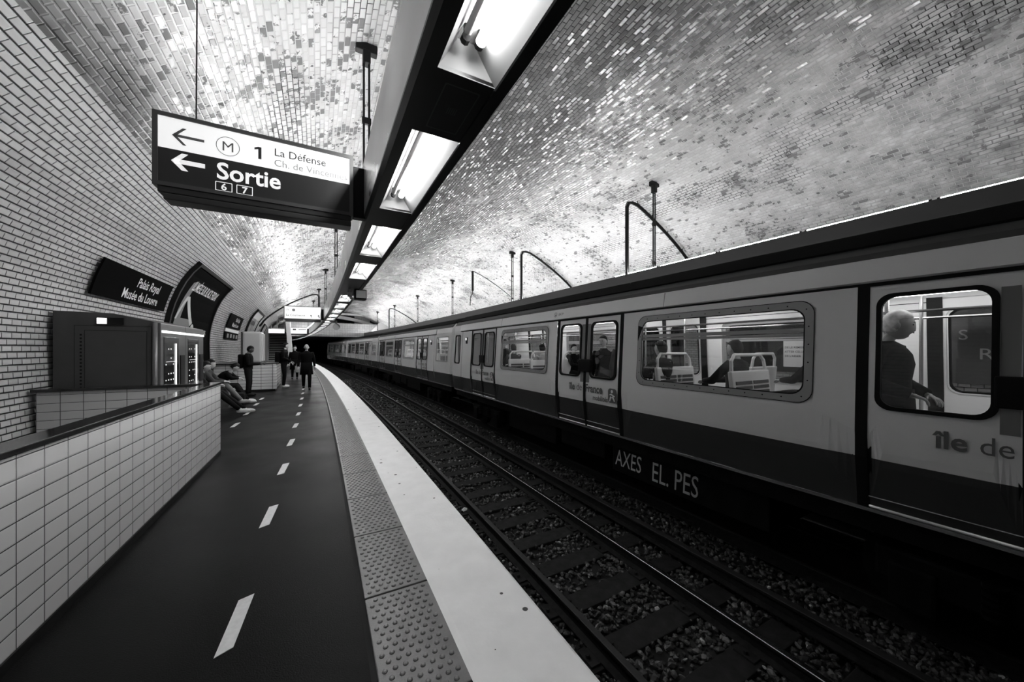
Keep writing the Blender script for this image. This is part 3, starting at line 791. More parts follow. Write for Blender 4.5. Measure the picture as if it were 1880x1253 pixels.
# ------------------------------------------------------------------ vending machines
M_VSIDE = mat('vending side panel', 0.075, 0.4, 0.0, var=0.008, vscale=3, spec=0.3)
M_VFRONT = mat('vending brushed front', 0.14, 0.35, 0.4)
M_LIT = mat('lit strip', 0.8, 0.4, emit=0.5)
M_DARKGL = mat('dark glass', 0.02, 0.06)
M_BLOB = mat('small lit snack window', 0.6, 0.4, emit=0.3)
def vending(s0, s1, lab, side):
    L0, L1 = -3.26, -2.19; zt = 2.015
    org = P(L1, s0, 0); r = empty('vending_machine', org, ang(s0), lab, 'vending machine', 'vending machines behind the stairwell')
    Wd = L0 - L1; ln = s1 - s0
    b = MB(); bm_top = 0.13
    vs = [(Wd, 0, 0), (0, 0, 0), (0, ln, 0), (Wd, ln, 0), (Wd, 0, zt + bm_top), (Wd * .45, 0, zt + bm_top * .9), (0, 0, zt), (0, ln, zt), (Wd * .45, ln, zt + bm_top * .9), (Wd, ln, zt + bm_top)]
    b.add(vs, [(0, 1, 6, 5, 4), (1, 2, 7, 6), (2, 3, 9, 8, 7), (3, 0, 4, 9), (4, 5, 8, 9), (5, 6, 7, 8)])
    b.build('cabinet', M_VSIDE, r)
    b = MB(); b.tube([(-0.03, -0.012, 0), (-0.03, -0.012, zt)], 0.03, 8)
    b.build('corner_post', M_VFRONT, r, smooth=True)
    if side:
        b = MB(); F = lambda u, v: Vector((Wd + u, -0.006, v))
        for (x0, x1, z0, z1) in ((0.30, 0.95, 1.02, 1.88), (0.20, 1.0, 1.02, 1.95)):
            ring(b, [(x0, z0), (x1, z0), (x1, z1), (x0, z1)], [(x0 + .005, z0 + .005), (x1 - .005, z0 + .005), (x1 - .005, z1 - .005), (x0 + .005, z1 - .005)], F)
        for k in range(16): add_poly(b, [(0.255, 1.05 + k * .05), (0.275, 1.05 + k * .05), (0.275, 1.075 + k * .05), (0.255, 1.075 + k * .05)], F)
        b.build('service_door', M_BLACK, r)
        b = MB(); b.bbox(Wd + .42, Wd + .70, -.02, 0, 1.965, 2.07, .004); pn = b.build('panel', M_BLACK, r)
        b = MB(); b.bbox(Wd + .43, Wd + .53, -.03, -.02, 1.975, 2.06, .004); b.build('lit_label', mat('lit label', .8, .4, emit=0.9), pn)
    # front
    b = MB(); b.bbox(-0.005, 0.03, 0.0, ln, 0.1, zt - 0.005, 0.008); b.build('front_door', M_VFRONT, r)
    b = MB(); b.bbox(0.03, 0.05, 0.03, ln - 0.03, 1.86, 1.90, 0.004); b.build('header_light', M_LIT, r)
    b = MB(); b.bbox(0.028, 0.036, 0.12, ln * 0.68, 0.7, 1.80, 0.004); g = b.build('display_window', M_DARKGL, r)
    b = MB(); rn = random.Random(int(s0 * 10))
    for z in (1.0, 1.1, 1.2, 1.35, 1.45, 1.6):
        for k in range(5):
            if rn.random() < .7: y = 0.18 + k * .11; b.box(0.0362, 0.038, y, y + .035, z, z + .02)
    b.box(0.0362, .038, .2, ln * .6, 1.4, 1.408)
    b.build('snack_row', M_BLOB, g)
    b = MB(); b.bbox(0.036, 0.05, ln * .52, ln * .55, 0.75, 1.70, .003); b.build('light_bar', M_LIT, r)
    b = MB(); b.bbox(0.03, 0.045, ln * .74, ln * .93, 0.95, 1.5, .004); b.build('keypad', M_BLACK, r)
vending(7.35, 8.52, 'vending machine with a dark graffitied side panel, nearer of the two', True)
vending(8.54, 9.7, 'vending machine with lit display, further of the two, next to the bench', False)

# ------------------------------------------------------------------ plates and posters on the curved wall
M_PLATE = mat('enamel name plate', 0.005, 0.35, spec=0.03)
M_PTXT = mat('plate lettering', 0.8, 0.4)
M_PLATE.node_tree.nodes['Principled BSDF'].inputs['IOR'].default_value = 1.1
def curved_panel(name, s0, s1, v0, v1, off, m, parent=None, org=None, th=0.03, ns=8, nv=10):
    b = MB(); org = org or Vector((0, 0, 0)); n = ns + 1
    for k, o_ in enumerate((off, off - th)):
        pts = [wall_pt(s0 + (s1 - s0) * i / ns, v0 + (v1 - v0) * j / nv, o_) - org for j in range(nv + 1) for i in range(ns + 1)]
        b.add(pts, [(j * n + i, j * n + i + 1, (j + 1) * n + i + 1, (j + 1) * n + i) for j in range(nv) for i in range(ns)])
    N_ = n * (nv + 1)
    edge = [i for i in range(n)] + [j * n + ns for j in range(1, nv + 1)] + [nv * n + i for i in range(ns - 1, -1, -1)] + [j * n for j in range(nv - 1, 0, -1)]
    b.f += [(edge[k], edge[(k + 1) % len(edge)], N_ + edge[(k + 1) % len(edge)], N_ + edge[k]) for k in range(len(edge))]; b.mi += [0] * len(edge)
    return b.build(name, m, parent, smooth=False)
def name_plate(s0, s1, v0, v1, lab):
    org = wall_pt(s0, v0, 0.05); r = empty('station_name_plate', org, 0, lab, 'sign', 'station name plates')
    p = curved_panel('plate', s0, s1, v0, v1, 0.07, M_PLATE, r, org)
    F = lambda u, v: wall_pt(s0 + u, v0 + v, 0.075) - org
    b = MB(); w_ = s1 - s0; h_ = v1 - v0
    add_text(b, 'Palais Royal', h_ * 0.42, F, w_ * 0.44, h_ * 0.55, bold=0.012, xs=0.88)
    add_text(b, 'Musée du Louvre', h_ * 0.42, F, w_ * 0.30, h_ * 0.13, bold=0.012, xs=0.88)
    b.build('lettering', M_PTXT, r)
name_plate(8.08, 11.2, 2.50, 3.13, 'big black plate reading Palais Royal Musée du Louvre, above the vending machines')
name_plate(18.5, 21.9, 2.52, 3.14, 'small distant black station name plate beyond the black poster')
org = wall_pt(18.5, 2.1, .05); r = empty('line_plate', org, 0, 'small pale and black line plate below the distant name plate', 'sign')
curved_panel('plate', 18.5, 21.8, 2.02, 2.34, 0.06, M_PLATE, r, org); curved_panel('pale_band', 18.5, 21.8, 2.34, 2.48, 0.06, M_PTXT, r, org)
F = lambda u, v: wall_pt(18.5 + u, 2.02 + v, 0.066) - org
b = MB()
for k in range(4): add_poly(b, [(0.4 + k * .75, .06), (.8 + k * .75, .06), (.8 + k * .75, .24), (.4 + k * .75, .24)], F)
b.build('lettering', mat('dim plate text', .2, .4), r)

M_PB = mat('black poster paper', 0.006, 0.5, spec=0.03); M_PG = mat('grey poster print', 0.16, 0.5); M_PL = mat('light poster print', 0.55, 0.5)
M_PB.node_tree.nodes['Principled BSDF'].inputs['IOR'].default_value = 1.1
M_FR = mat('poster frame', 0.012, 0.4, spec=0.15)
def poster_frame(s0, s1, v0, v1, lab, group=None):
    org = wall_pt(s0, v0, 0.05); r = empty('advertising_poster', org, 0, lab, 'poster', group)
    b = MB()
    for (a0, a1, c0, c1) in ((s0, s1, v0, v0 + .09), (s0, s1, v1 - .09, v1), (s0, s0 + .09, v0, v1), (s1 - .09, s1, v0, v1)):
        ns = 10; pts = []
        for j in range(11):
            for i in range(2):
                pass
        for o_ in (0.10, 0.0):
            pts += [wall_pt(a0 + (a1 - a0) * i / ns, c0 + (c1 - c0) * j / ns, o_) - org for j in range(ns + 1) for i in range(ns + 1)]
        n = ns + 1
        fs = [(j * n + i, j * n + i + 1, (j + 1) * n + i + 1, (j + 1) * n + i) for j in range(ns) for i in range(ns)]
        N_ = n * n
        edge = [i for i in range(n)] + [j * n + ns for j in range(1, ns + 1)] + [ns * n + i for i in range(ns - 1, -1, -1)] + [j * n for j in range(ns - 1, 0, -1)]
        fs += [(edge[k], edge[(k + 1) % len(edge)], N_ + edge[(k + 1) % len(edge)], N_ + edge[k]) for k in range(len(edge))]
        b.add(pts, fs)
    b.build('frame', M_FR, r)
    return r, org
def fine_poly(b, pts, F, mi=0, step=0.25):
    """strip-subdivide a quad so that it follows the curved wall"""
    (a, b1, c, d) = [Vector((*p, 0)) for p in pts]; n = 8
    V = []
    for j in range(n + 1):
        for i in range(n + 1):
            p = a.lerp(b1, i / n).lerp(d.lerp(c, i / n), j / n); V.append(F(p.x, p.y))
    b.add(V, [(j * (n + 1) + i, j * (n + 1) + i + 1, (j + 1) * (n + 1) + i + 1, (j + 1) * (n + 1) + i) for j in range(n) for i in range(n)], mi)
s0, s1, v0, v1 = 11.6, 15.8, 0.95, 3.98
r, org = poster_frame(s0, s1, v0, v1, 'big black poster with slanted white headline, curving up the wall behind the vending machines')
curved_panel('sheet', s0 + .08, s1 - .08, v0 + .08, v1 - .08, 0.06, M_PB, r, org)
F = lambda u, v: wall_pt(s0 + u, v0 + v, 0.067) - org
b = MB(); add_text(b, 'LUMIÈRE SUR BLACK FRIDAY', 0.38, F, 0.82, 2.3, bold=0.015, xs=0.54, shear=0.12)
add_text(b, '100% NOUVEAUX', 0.2, F, 2.2, 1.12, bold=0.03, xs=0.9)
b.build('headline', M_PTXT, r)
F2 = lambda u, v: wall_pt(s0 + u, v0 + v, 0.0655) - org
b = MB()
fine_poly(b, [(0.25, .2), (1.9, .2), (1.75, 1.5), (.45, 1.5)], F2, 0); fine_poly(b, [(.3, .9), (.75, .9), (1.0, 2.6), (.7, 2.5)], F2, 0)
b.build('picture', M_PG, r)
F3 = lambda u, v: wall_pt(s0 + u, v0 + v, 0.069) - org
b = MB(); fine_poly(b, [(.40, 1.45), (.52, 1.45), (.95, 2.05), (.80, 2.10)], F3); fine_poly(b, [(.80, 2.10), (1.02, 2.12), (1.95, 1.42), (1.78, 1.32)], F3)
fine_poly(b, [(.9, .45), (1.75, .65), (1.8, .95), (.95, .75)], F3); add_poly(b, circ(2.02, 1.22, .17, 20), F3); fine_poly(b, [(2.3, .3), (3.4, .2), (3.4, .5), (2.3, .6)], F3)
b.build('picture_highlight', M_PL, r)
s0, s1, v0, v1 = 24.2, 28.3, 0.95, 3.98
r, org = poster_frame(s0, s1, v0, v1, 'pale streaky framed poster, further along the curved wall behind the man with the phone')
pm = mat('streaky poster print', 0.25, 0.3, var=0.22, vscale=1.6)
curved_panel('sheet', s0 + .08, s1 - .08, v0 + .08, v1 - .08, 0.06, pm, r, org)
F = lambda u, v: wall_pt(s0 + u, v0 + v, 0.067) - org
b = MB(); fine_poly(b, [(.3, 2.5), (3.9, 2.5), (3.9, 2.9), (.3, 2.9)], F, 1); add_text(b, 'EXPOSITION', .35, F, .5, 2.1, bold=.03)
b.build('headline', [M_INK, M_PL], r)
r, org = poster_frame(33, 36.5, 0.95, 3.6, 'small far framed poster on the curved wall before the stairs')
curved_panel('sheet', 33.08, 36.42, 1.05, 3.5, 0.06, M_PG, r, org)

# ------------------------------------------------------------------ bench, kiosk
r = empty('platform_bench', P(-2.95, 10.0), ang(11), 'long dark bench along the wall beyond the vending machines', 'bench')
b = MB(); b.bbox(-.28, .3, 0, 4.0, .40, .46, .02); b.build('seat', M_DGREY, r)
for y in (.3, 2.0, 3.7):
    b = MB(); b.bbox(-.2, .2, y - .05, y + .05, 0, .4, .01); b.build('leg', M_DGREY, r)
r = empty('tiled_counter', P(-1.75, 16.4), ang(17), 'block of white tiled counter standing out from the wall, between two waiting men', 'counter')
cx, cy, _ = P(-1.75, 16.4)
def loc_wall(name, pts, z0, z1, th, m, par):
    o = uvbox_wall(name, pts, z0, z1, th, m, par); return o
loc_wall('front_wall', [(-1.5, 0.05), (0.40, -.2)], 0.07, 1.03, 0.1, M_CTR, r)
loc_wall('side_wall', [(0.40, -.2), (0.42, 2.3)], 0.07, 1.03, 0.1, M_CTR, r)
b = MB(); b.bbox(-1.5, .44, -.2, 2.3, 1.03, 1.06, .008); b.build('counter_top', M_BLACK, r)
b = MB(); b.box(-1.5, .38, -.15, 2.3, 0, .07); b.build('plinth', M_BLACK, r)
r = empty('white_cabinet', P(-2.15, 17.2, 1.06), ang(17), 'tall pale cabinet with rounded edges standing on the tiled counter', 'cabinet')
b = MB(); b.bbox(-.36, .26, 0, .9, 0, 1.22, .07); b.build('body', mat('pale cabinet', .5, .4), r, smooth=False)
b = MB(); b.bbox(.26, .30, .05, .85, .05, 1.15, .01); b.build('glass_edge', mat('bright cabinet edge', .7, .1), r)
b = MB(); b.box(-.40, -.36, 0, .9, 0, 1.2); b.build('side_strip', M_DGREY, r)

# ------------------------------------------------------------------ stairs at the far end
r = empty('staircase', P(-1.9, 39), ang(39), 'staircase going up at the far end of the platform, lit sign over it', 'stairs')
for k in range(20):
    b = MB(); b.box(-0.95, 0.62, k * 0.30, k * 0.30 + 0.31, k * 0.17, k * 0.17 + 0.13, 0); b.box(-0.95, 0.62, k * .30 - .01, k * .30 + .04, k * .17 + .13, k * .17 + .17, 1)
    b.build('step', [M_CONC, mat('pale step nosing', .45, .5)], r)
b = MB()
vs = [(.64, -.2, 0), (1.0, -.2, 0), (.72, -.2, 3.95), (.38, -.2, 3.95)]
b.add(vs + [(x, 6.5, z + (3.0 if z > 1 else 0)) for x, y, z in vs], [(0, 1, 2, 3), (0, 3, 7, 4), (1, 5, 6, 2), (2, 6, 7, 3), (4, 5, 6, 7)])
b.build('side_wall', mat('pale stair wall', .6, .4), r)
b = MB(); b.box(-1.25, -.95, 0, 6, 0, 6); b.build('side_wall', M_BULK, r)
b = MB(); b.tube([(.50, 0, .95), (.50, 6, 4.3)], .03, 6); b.build('handrail', M_DGREY, r)
b = MB(); b.bbox(-.95, .3, 1.0, 1.15, 3.05, 3.45, .02); b.build('lintel_light', mat('lit lintel', .8, .4, emit=.5), r)
r2 = empty('mezzanine_railing', P(-2.3, 40.5, 3.5), ang(40), 'thin pale railing posts standing over the far stairs', 'railing')
for x in (-.35, .1, .75):
    b = MB(); b.tube([(x, 0, 0), (x, 0, 1.9)], .035, 6); b.build('post', mat('pale post', .6, .3), r2)
b = MB(); b.tube([(-.35, 0, 0), (.75, 0, 0)], .03, 6); b.build('rail', mat('pale post', .6, .3), r2)

# ------------------------------------------------------------------ end bulkhead
def bulkhead():
    s = SEND; rz = ang(s)
    def F(y): return lambda u, v: P(u, s + y, v)
    def wallq(name, pts, y, m):
        me = bpy.data.meshes.new(name); vs = [P(u, s + y, v) for u, v in pts]; vs2 = [P(u, s + y + .25, v) for u, v in pts]; n = len(pts)
        me.from_pydata(vs + vs2, [], [tuple(range(n)), tuple(range(n, 2 * n))[::-1]] + [(i, (i + 1) % n, n + (i + 1) % n, n + i) for i in range(n)])
        ul = me.uv_layers.new(name='UVMap')
        for lp in me.loops: ul.data[lp.index].uv = pts[lp.vertex_index % n]
        me.update(); return tag(link_mesh(name, me, m), kind='structure')
    # tiled beam over the tracks
    wallq('wall_back', [(-1.1, 3.1), (9.3, 3.1), (9.3, 4.85), (-1.1, 4.85)], 0, M_BULK)
    wallq('wall_back', [(8.2, 0), (11.7, 0), (11.7, 5.2), (9.3, 5.2), (8.2, 4.0)], -1, mat('pale plain wall', .55, .5))
    wallq('wall_back', [(-3.4, 3.2), (-1.1, 3.2), (-1.1, 6.2), (-3.4, 4.6)], 6.5, M_BULK)
    # recessed upper wall with arch
    wallq('wall_back', [(6.6, 4.85), (10.2, 4.85), (9.2, 5.6), (7.2, 6.3), (6.6, 6.3)], 2, M_BULK)
    wallq('wall_back', [(1.0, 4.85), (6.6, 4.85), (6.6, 6.5), (1.0, 6.5)], 5, M_CONC)
    wallq('trim_2', [(0.5, 5.95), (8.0, 5.95), (8.0, 6.2), (0.5, 6.2)], 0.5, mat('pale beam', .62, .5))
    a = []
    for k in range(13):
        t = k / 12; a.append((2.6 + 6.6 * t, 6.05 - 1.2 * t * t - 0.0 * t))
    bq = MB()
    for k in range(12):
        (u0, v0), (u1, v1) = a[k], a[k + 1]; th = .42
        q = [P(u0, s + 1.2, v0), P(u1, s + 1.2, v1), P(u1, s + 1.2, v1 - th), P(u0, s + 1.2, v0 - th)]; q2 = [P(u0, s + 1.8, v0), P(u1, s + 1.8, v1), P(u1, s + 1.8, v1 - th), P(u0, s + 1.8, v0 - th)]
        bq.add(q + q2, [(0, 1, 2, 3), (4, 5, 6, 7), (0, 1, 5, 4), (3, 2, 6, 7)])
    tag(bq.build('trim_3', mat('pale arch', .5, .5)), kind='structure')
    wallq('window_1', [(8.6, 5.0), (9.4, 5.0), (9.4, 5.55), (8.6, 5.55)], -.02 + 1.9, M_BLACK)
    # tunnel lid behind the bulkhead so that the tunnel is dark
    tag(sweep('ceiling', [(1.0, 3.25), (9.0, 3.25)], SEND + .3, 95, M_CONC, ds=2), kind='structure')
    tag(sweep('wall_back', [(0.99, 3.6), (0.99, 6.5)], SEND + .3, 95, M_CONC, ds=2), kind='structure')
bulkhead()
for i, (L, s_) in enumerate(((1.9, 75.0), (3.2, 72.0))):
    b = MB(); b.bbox(-.1, .1, -.03, .03, 0, .45, .02); o = b.build('tunnel_lamp', mat('tunnel lamp', .8, .4, emit=1.5)); o.location = P(L, s_, 0.0 - .5)
    tag(o, 'small white light in the dark tunnel, %s of two' % ('left' if i == 0 else 'right'), 'lamp', 'tunnel lights')

# ------------------------------------------------------------------ train
def paint_mat():
    m = bpy.data.materials.new('train paint'); m.use_nodes = True; nt = m.node_tree; b = nt.nodes['Principled BSDF']
    tc = N(nt, 'ShaderNodeTexCoord'); sp = N(nt, 'ShaderNodeSeparateXYZ'); nt.links.new(tc.outputs['Object'], sp.inputs[0])
    lo_ = rng(nt, sp.outputs['Z'], 0.594, 0.597, 0.0, 1.0)
    n = N(nt, 'ShaderNodeTexNoise'); n.inputs['Scale'].default_value = 1.2; n.inputs['Detail'].default_value = 4; nt.links.new(tc.outputs['Object'], n.inputs['Vector'])
    up = rng(nt, n.outputs['Fac'], 0.3, 0.7, 0.84, 0.89)
    v = mixf(nt, lo_, 0.055, up)
    cc = N(nt, 'ShaderNodeCombineColor')
    for i in range(3): nt.links.new(v, cc.inputs[i])
    nt.links.new(cc.outputs[0], b.inputs['Base Color']); b.inputs['Roughness'].default_value = 0.27
    MATS['paint'] = m; return m
M_PAINT = paint_mat()
M_BAND = mat('train white band', 0.88, 0.3)
M_SHLD = mat('train shoulder grey', 0.075, 0.45, spec=0.25)
M_ROOF = mat('sooty roof', 0.008, 0.8, spec=0.08)
M_WFR = mat('window frame alloy', 0.36, 0.4, 0.1)
M_SEAT = mat('pale seat shell', 0.62, 0.35); M_SEATG = mat('seat grill', 0.06, 0.5)
M_INT = mat('train interior panel', 0.55, 0.4); M_INTF = mat('train floor', 0.06, 0.5)
M_TLAMP = mat('train ceiling lamp', 0.8, 0.4, emit=TRAIN_LIGHT)
M_LOGO = mat('grey door logo', 0.13, 0.4)
M_UND = mat('underframe', 0.006, 0.7, var=0.003, vscale=5, spec=0.08)
M_GRAF = mat('graffiti paint', 0.45, 0.6)
PR = [(0.10, .065), (0.35, .035), (0.595, .0), (0.85, .0), (1.1, .01), (1.5, .04), (2.1, .07), (2.25, .08), (2.46, .12), (2.61, .25)]
def inset(z):
    if z <= PR[0][0]: return PR[0][1]
    for i in range(1, len(PR)):
        if z <= PR[i][0]:
            t = (z - PR[i - 1][0]) / (PR[i][0] - PR[i - 1][0]); t2 = t
            return PR[i - 1][1] + (PR[i][1] - PR[i - 1][1]) * t2
    return PR[-1][1]
HW = 1.2
def make_car(kind):
    """car in its own frame: x = -HW is the side nearest to us, y along, z from platform level"""
    if kind == 'A': ya, yb, doors, wins = -7.6, 7.6, (-4.87, 0.0, 4.87), (-2.43, 2.43); joints = (-6.67, 6.67); endw = [(-7.4, -6.85), (6.85, 7.4)]
    else: ya, yb, doors, wins = -9.0, 6.85, (-5.05, 0.0, 4.9), (-2.5, 2.5); joints = (-6.95, 6.1); endw = [(-8.7, -7.2), (6.3, 6.72)]
    r = empty('metro_car', (0, 0, 0))
    def S(sx, out=0.0):
        return lambda y, z: Vector((sx * (HW - inset(z) + out), y, z))
    def panel(b, sx, y0, y1, z0, z1, hole=None, out=0.0):
        F = S(sx, out)
        if hole is None:
            zs = sorted(set([z0, z1] + [p for p, _ in PR if z0 < p < z1] + [z0 + (z1 - z0) * k / 8 for k in range(9)])); 
            vs = [F(y, z) for z in zs for y in (y0, y1)]
            b.add(vs, [(2 * i, 2 * i + 1, 2 * i + 3, 2 * i + 2) for i in range(len(zs) - 1)]); return
        cx, cy, w_, h_, rr = hole
        inner = rrect(cx, cy, w_, h_, rr, 5)
        outer = []
        for (u, v) in inner:
            du, dv = u - cx, v - cy
            tu = ((y1 - cx) / du if du > 0 else (y0 - cx) / du) if abs(du) > 1e-6 else 1e9
            tv = ((z1 - cy) / dv if dv > 0 else (z0 - cy) / dv) if abs(dv) > 1e-6 else 1e9
            t = min(tu, tv); outer.append([cx + du * t, cy + dv * t])
        # snap the four corners
        for (qx, qy) in ((y0, z0), (y0, z1), (y1, z0), (y1, z1)):
            k = min(range(len(outer)), key=lambda i: (outer[i][0] - qx) ** 2 + (outer[i][1] - qy) ** 2); outer[k] = [qx, qy]
        nn = len(inner); m_ = 7
        # densify long edges along z
        vs = []
        for j in range(m_ + 1):
            t = j / m_
            for (a, o) in zip(inner, outer): vs.append(F(a[0] + (o[0] - a[0]) * t, a[1] + (o[1] - a[1]) * t))
        fs = [(j * nn + k, j * nn + (k + 1) % nn, (j + 1) * nn + (k + 1) % nn, (j + 1) * nn + k) for j in range(m_) for k in range(nn)]
        b.add(vs, fs)
    def dens(pts, step=0.12):
        out = []
        for i in range(len(pts)):
            a, c = pts[i], pts[(i + 1) % len(pts)]; n = max(1, int(math.hypot(a[0] - c[0], a[1] - c[1]) / step))
            for k in range(n): out.append((a[0] + (c[0] - a[0]) * k / n, a[1] + (c[1] - a[1]) * k / n))
        return out
    def evenly(pts, step):
        out = []; acc = 0.0
        for i in range(len(pts)):
            a, c = pts[i], pts[(i + 1) % len(pts)]; l = math.hypot(a[0] - c[0], a[1] - c[1]); d = step - acc
            while d <= l:
                out.append((a[0] + (c[0] - a[0]) * d / max(l, 1e-9), a[1] + (c[1] - a[1]) * d / max(l, 1e-9))); d += step
            acc = (acc + l) % step
        return out
    def window(sx, cx, cy, w_, h_, rr, fr, mfr, par, transom=None, big=False):
        F = S(sx, 0.012); F2 = S(sx, -0.02)
        o_ = dens(rrect(cx, cy, w_ + .01, h_ + .01, rr)); n = len(o_)
        i_ = [(cx + (p[0] - cx) * (w_ / 2 - fr) / (w_ / 2), cy + (p[1] - cy) * (h_ / 2 - fr) / (h_ / 2)) for p in o_]
        b = MB(); ring(b, o_, i_, F)
        b.add([F(*p) for p in i_] + [F2(*p) for p in i_], [(k, (k + 1) % n, n + (k + 1) % n, n + k) for k in range(n)])
        b.add([F(*p) for p in o_] + [F2(*p) for p in o_], [(k, (k + 1) % n, n + (k + 1) % n, n + k) for k in range(n)])
        f = b.build('window_frame', mfr, par)
        if big:
            b = MB()
            Fr = S(sx, 0.0135)
            oo = dens(rrect(cx, cy, w_ + .024, h_ + .024, rr)); ring(b, oo, o_, Fr)
            ii = [(cx + (p[0] - cx) * (w_ / 2 - fr - .012) / (w_ / 2), cy + (p[1] - cy) * (h_ / 2 - fr - .012) / (h_ / 2)) for p in o_]; ring(b, i_, ii, Fr)
            per = evenly(rrect(cx, cy, w_ - fr, h_ - fr, rr * .8), 0.19)
            for p in per: add_poly(b, circ(p[0], p[1], .008, 6), Fr, 1)
            b.build('seal', [M_RUB, M_BLACK], f)
        # glass
        g = MB(); zs = sorted(set(round(p[1], 4) for p in i_)); Fg = S(sx, -0.008)
        iy = i_
        def span(z):
            xs = []
            for k in range(n):
                (x0, z0), (x1, z1) = iy[k], iy[(k + 1) % n]
                if (z0 - z) * (z1 - z) <= 0 and abs(z1 - z0) > 1e-9: xs.append(x0 + (x1 - x0) * (z - z0) / (z1 - z0))
            return (min(xs), max(xs)) if xs else (cx, cx)
        zs = [cy - h_ / 2 + fr + 1e-3 + (h_ - 2 * fr - 2e-3) * (0.5 - 0.5 * math.cos(PI * k / 16)) for k in range(17)]
        vs = []
        for z in zs:
            x0, x1 = span(z); vs += [Fg(x0, z), Fg(x1, z)]
        g.add(vs, [(2 * i, 2 * i + 1, 2 * i + 3, 2 * i + 2) for i in range(len(zs) - 1)])
        g.build('pane', M_GLASS, f)
        if transom:
            b = MB(); Ft = S(sx, 0.006)
            for z0, z1 in ((transom, transom + .035), (transom + .045, transom + .09)):
                b.add([Ft(cx - w_ / 2 + fr, z0), Ft(cx + w_ / 2 - fr, z0), Ft(cx + w_ / 2 - fr, z1), Ft(cx - w_ / 2 + fr, z1)], [(0, 1, 2, 3)])
                b.add([S(sx, -.02)(cx - w_ / 2 + fr, z0), S(sx, -.02)(cx + w_ / 2 - fr, z0), S(sx, -.02)(cx + w_ / 2 - fr, z1), S(sx, -.02)(cx - w_ / 2 + fr, z1)], [(0, 1, 2, 3)])
            b.build('transom', M_WFR, f)
        return f
    for sx in (-1, 1):
        near = sx < 0
        b = MB(); zt = 2.25
        # fixed panels
        cur = joints[0]
        spans = []
        for d in doors: spans.append((cur, d - .95)); cur = d + .95
        spans.append((cur, joints[1]))
        for (y0, y1) in spans:
            wc = [c for c in wins if y0 < c < y1]
            b = MB()
            if wc: panel(b, sx, y0, y1, 0.12, zt, (wc[0], 1.585, 2.30 if kind == 'A' else 2.34, 1.07, .14))
            else: panel(b, sx, y0, y1, 0.12, zt)
            b.build('side_panel', M_PAINT, r)
        for (e0, e1), (w0, w1) in zip(((ya, joints[0]), (joints[1], yb)), endw):
            b = MB(); panel(b, sx, e0, e1, 0.12, 2.46, ((w0 + w1) / 2, 1.585, w1 - w0, 1.04, .09))
            b.build('end_panel', M_PAINT, r)
        for c in wins: window(sx, c, 1.585, 2.30 if kind == 'A' else 2.34, 1.07, .14, .075, M_WFR, r, transom=1.745, big=near)
        for (w0, w1) in endw: window(sx, (w0 + w1) / 2, 1.585, w1 - w0, 1.04, .09, .04, M_WFR if kind == 'B' else M_RUB, r)
        # band over the doors
        b = MB(); F = S(sx, .03); Fi = S(sx, -.02)
        y0, y1 = joints[0] - .2, joints[1] + .2
        vs = []
        zz = (2.235, 2.25, 2.455, 2.47)
        outs = (0.0, .03, .03, .0)
        for z, o_ in zip(zz, outs): vs += [Vector((sx * (HW - inset(z) + o_), y, z)) for y in (y0, y1)]
        b.add(vs, [(2 * i, 2 * i + 1, 2 * i + 3, 2 * i + 2) for i in range(3)] + [(0, 2, 4, 6), (1, 7, 5, 3)])
        bd = b.build('door_band', M_BAND, r)
        b = MB()
        for yy in (-1.75 if kind == 'A' else -1.2, 3.6):
            b.add([F(yy, 2.25), F(yy + .012, 2.25), F(yy + .012, 2.455), F(yy, 2.455)], [(0, 1, 2, 3)])
        b.add([Vector((sx * (HW - inset(2.24) + .002), y, z)) for y, z in ((y0, 2.20), (y1, 2.20), (y1, 2.236), (y0, 2.236))], [(0, 1, 2, 3)])
        b.build('band_seam', M_RUB, bd)
        # shoulder
        b = MB(); vs = []
        pr = [(2.46, .12), (2.53, .16), (2.61, .25)]
        for z, i_ in pr: vs += [Vector((sx * (HW - i_), y, z)) for y in (ya + .02, yb - .02)]
        b.add(vs, [(2 * i, 2 * i + 1, 2 * i + 3, 2 * i + 2) for i in range(2)]); b.build('shoulder', M_SHLD, r)
        # doors
        for di, d in enumerate(doors):
            for lf in (-1, 1):
                b = MB(); c = d + lf * .475
                ylo, yhi = sorted((d + lf * .03, d + lf * .865))
                panel(b, sx, ylo, yhi, 0.12, 2.235, (c, 1.59, .65, 1.03, .11), out=-.012)
                dr = b.build('door_leaf', M_PAINT, r)
                w_ = window(sx, c, 1.59, .67, 1.05, .11, .035, M_RUB, dr)
                if near:
                    b = MB()
                    Fs = S(sx, .0)
                    for (z0, z1) in ((.125, .15), (.225, .237)):
                        b.add([S(sx, .004)(ylo, z0), S(sx, .004)(yhi, z0), S(sx, .012)(yhi, (z0 + z1) / 2), S(sx, .012)(ylo, (z0 + z1) / 2), S(sx, .004)(yhi, z1), S(sx, .004)(ylo, z1)], [(0, 1, 2, 3), (3, 2, 4, 5)])
                    b.build('sill_strip', mat('bright sill', .75, .2, .8), dr)
                    b = MB(); yc_ = d + lf * .085; Fq = S(sx, -.004)
                    fine = dens(rrect(yc_, 1.53, .10, 1.12, .045, 4), .1)
                    zsx = [0.97 + 1.12 * k / 10 for k in range(11)]
                    b.add([Fq(yc_ + e * .045, z) for z in zsx for e in (-1, 1)], [(2 * i, 2 * i + 1, 2 * i + 3, 2 * i + 2) for i in range(10)])
                    b.build('finger_guard', mat('finger guard', .2, .4), dr)
            b = MB()
            for (y0, y1, o_) in ((d - .03, d + .03, .004), (d - .95, d - .865, -.004), (d + .865, d + .95, -.004)):
                panel(b, sx, y0, y1, .10, 2.24, None, out=o_)
            for (y0, y1) in ((d - .05, d + .05), (d - .975, d - .84), (d + .84, d + .975)): panel(b, sx, y0, y1, .10, 2.26, None, out=-.022)
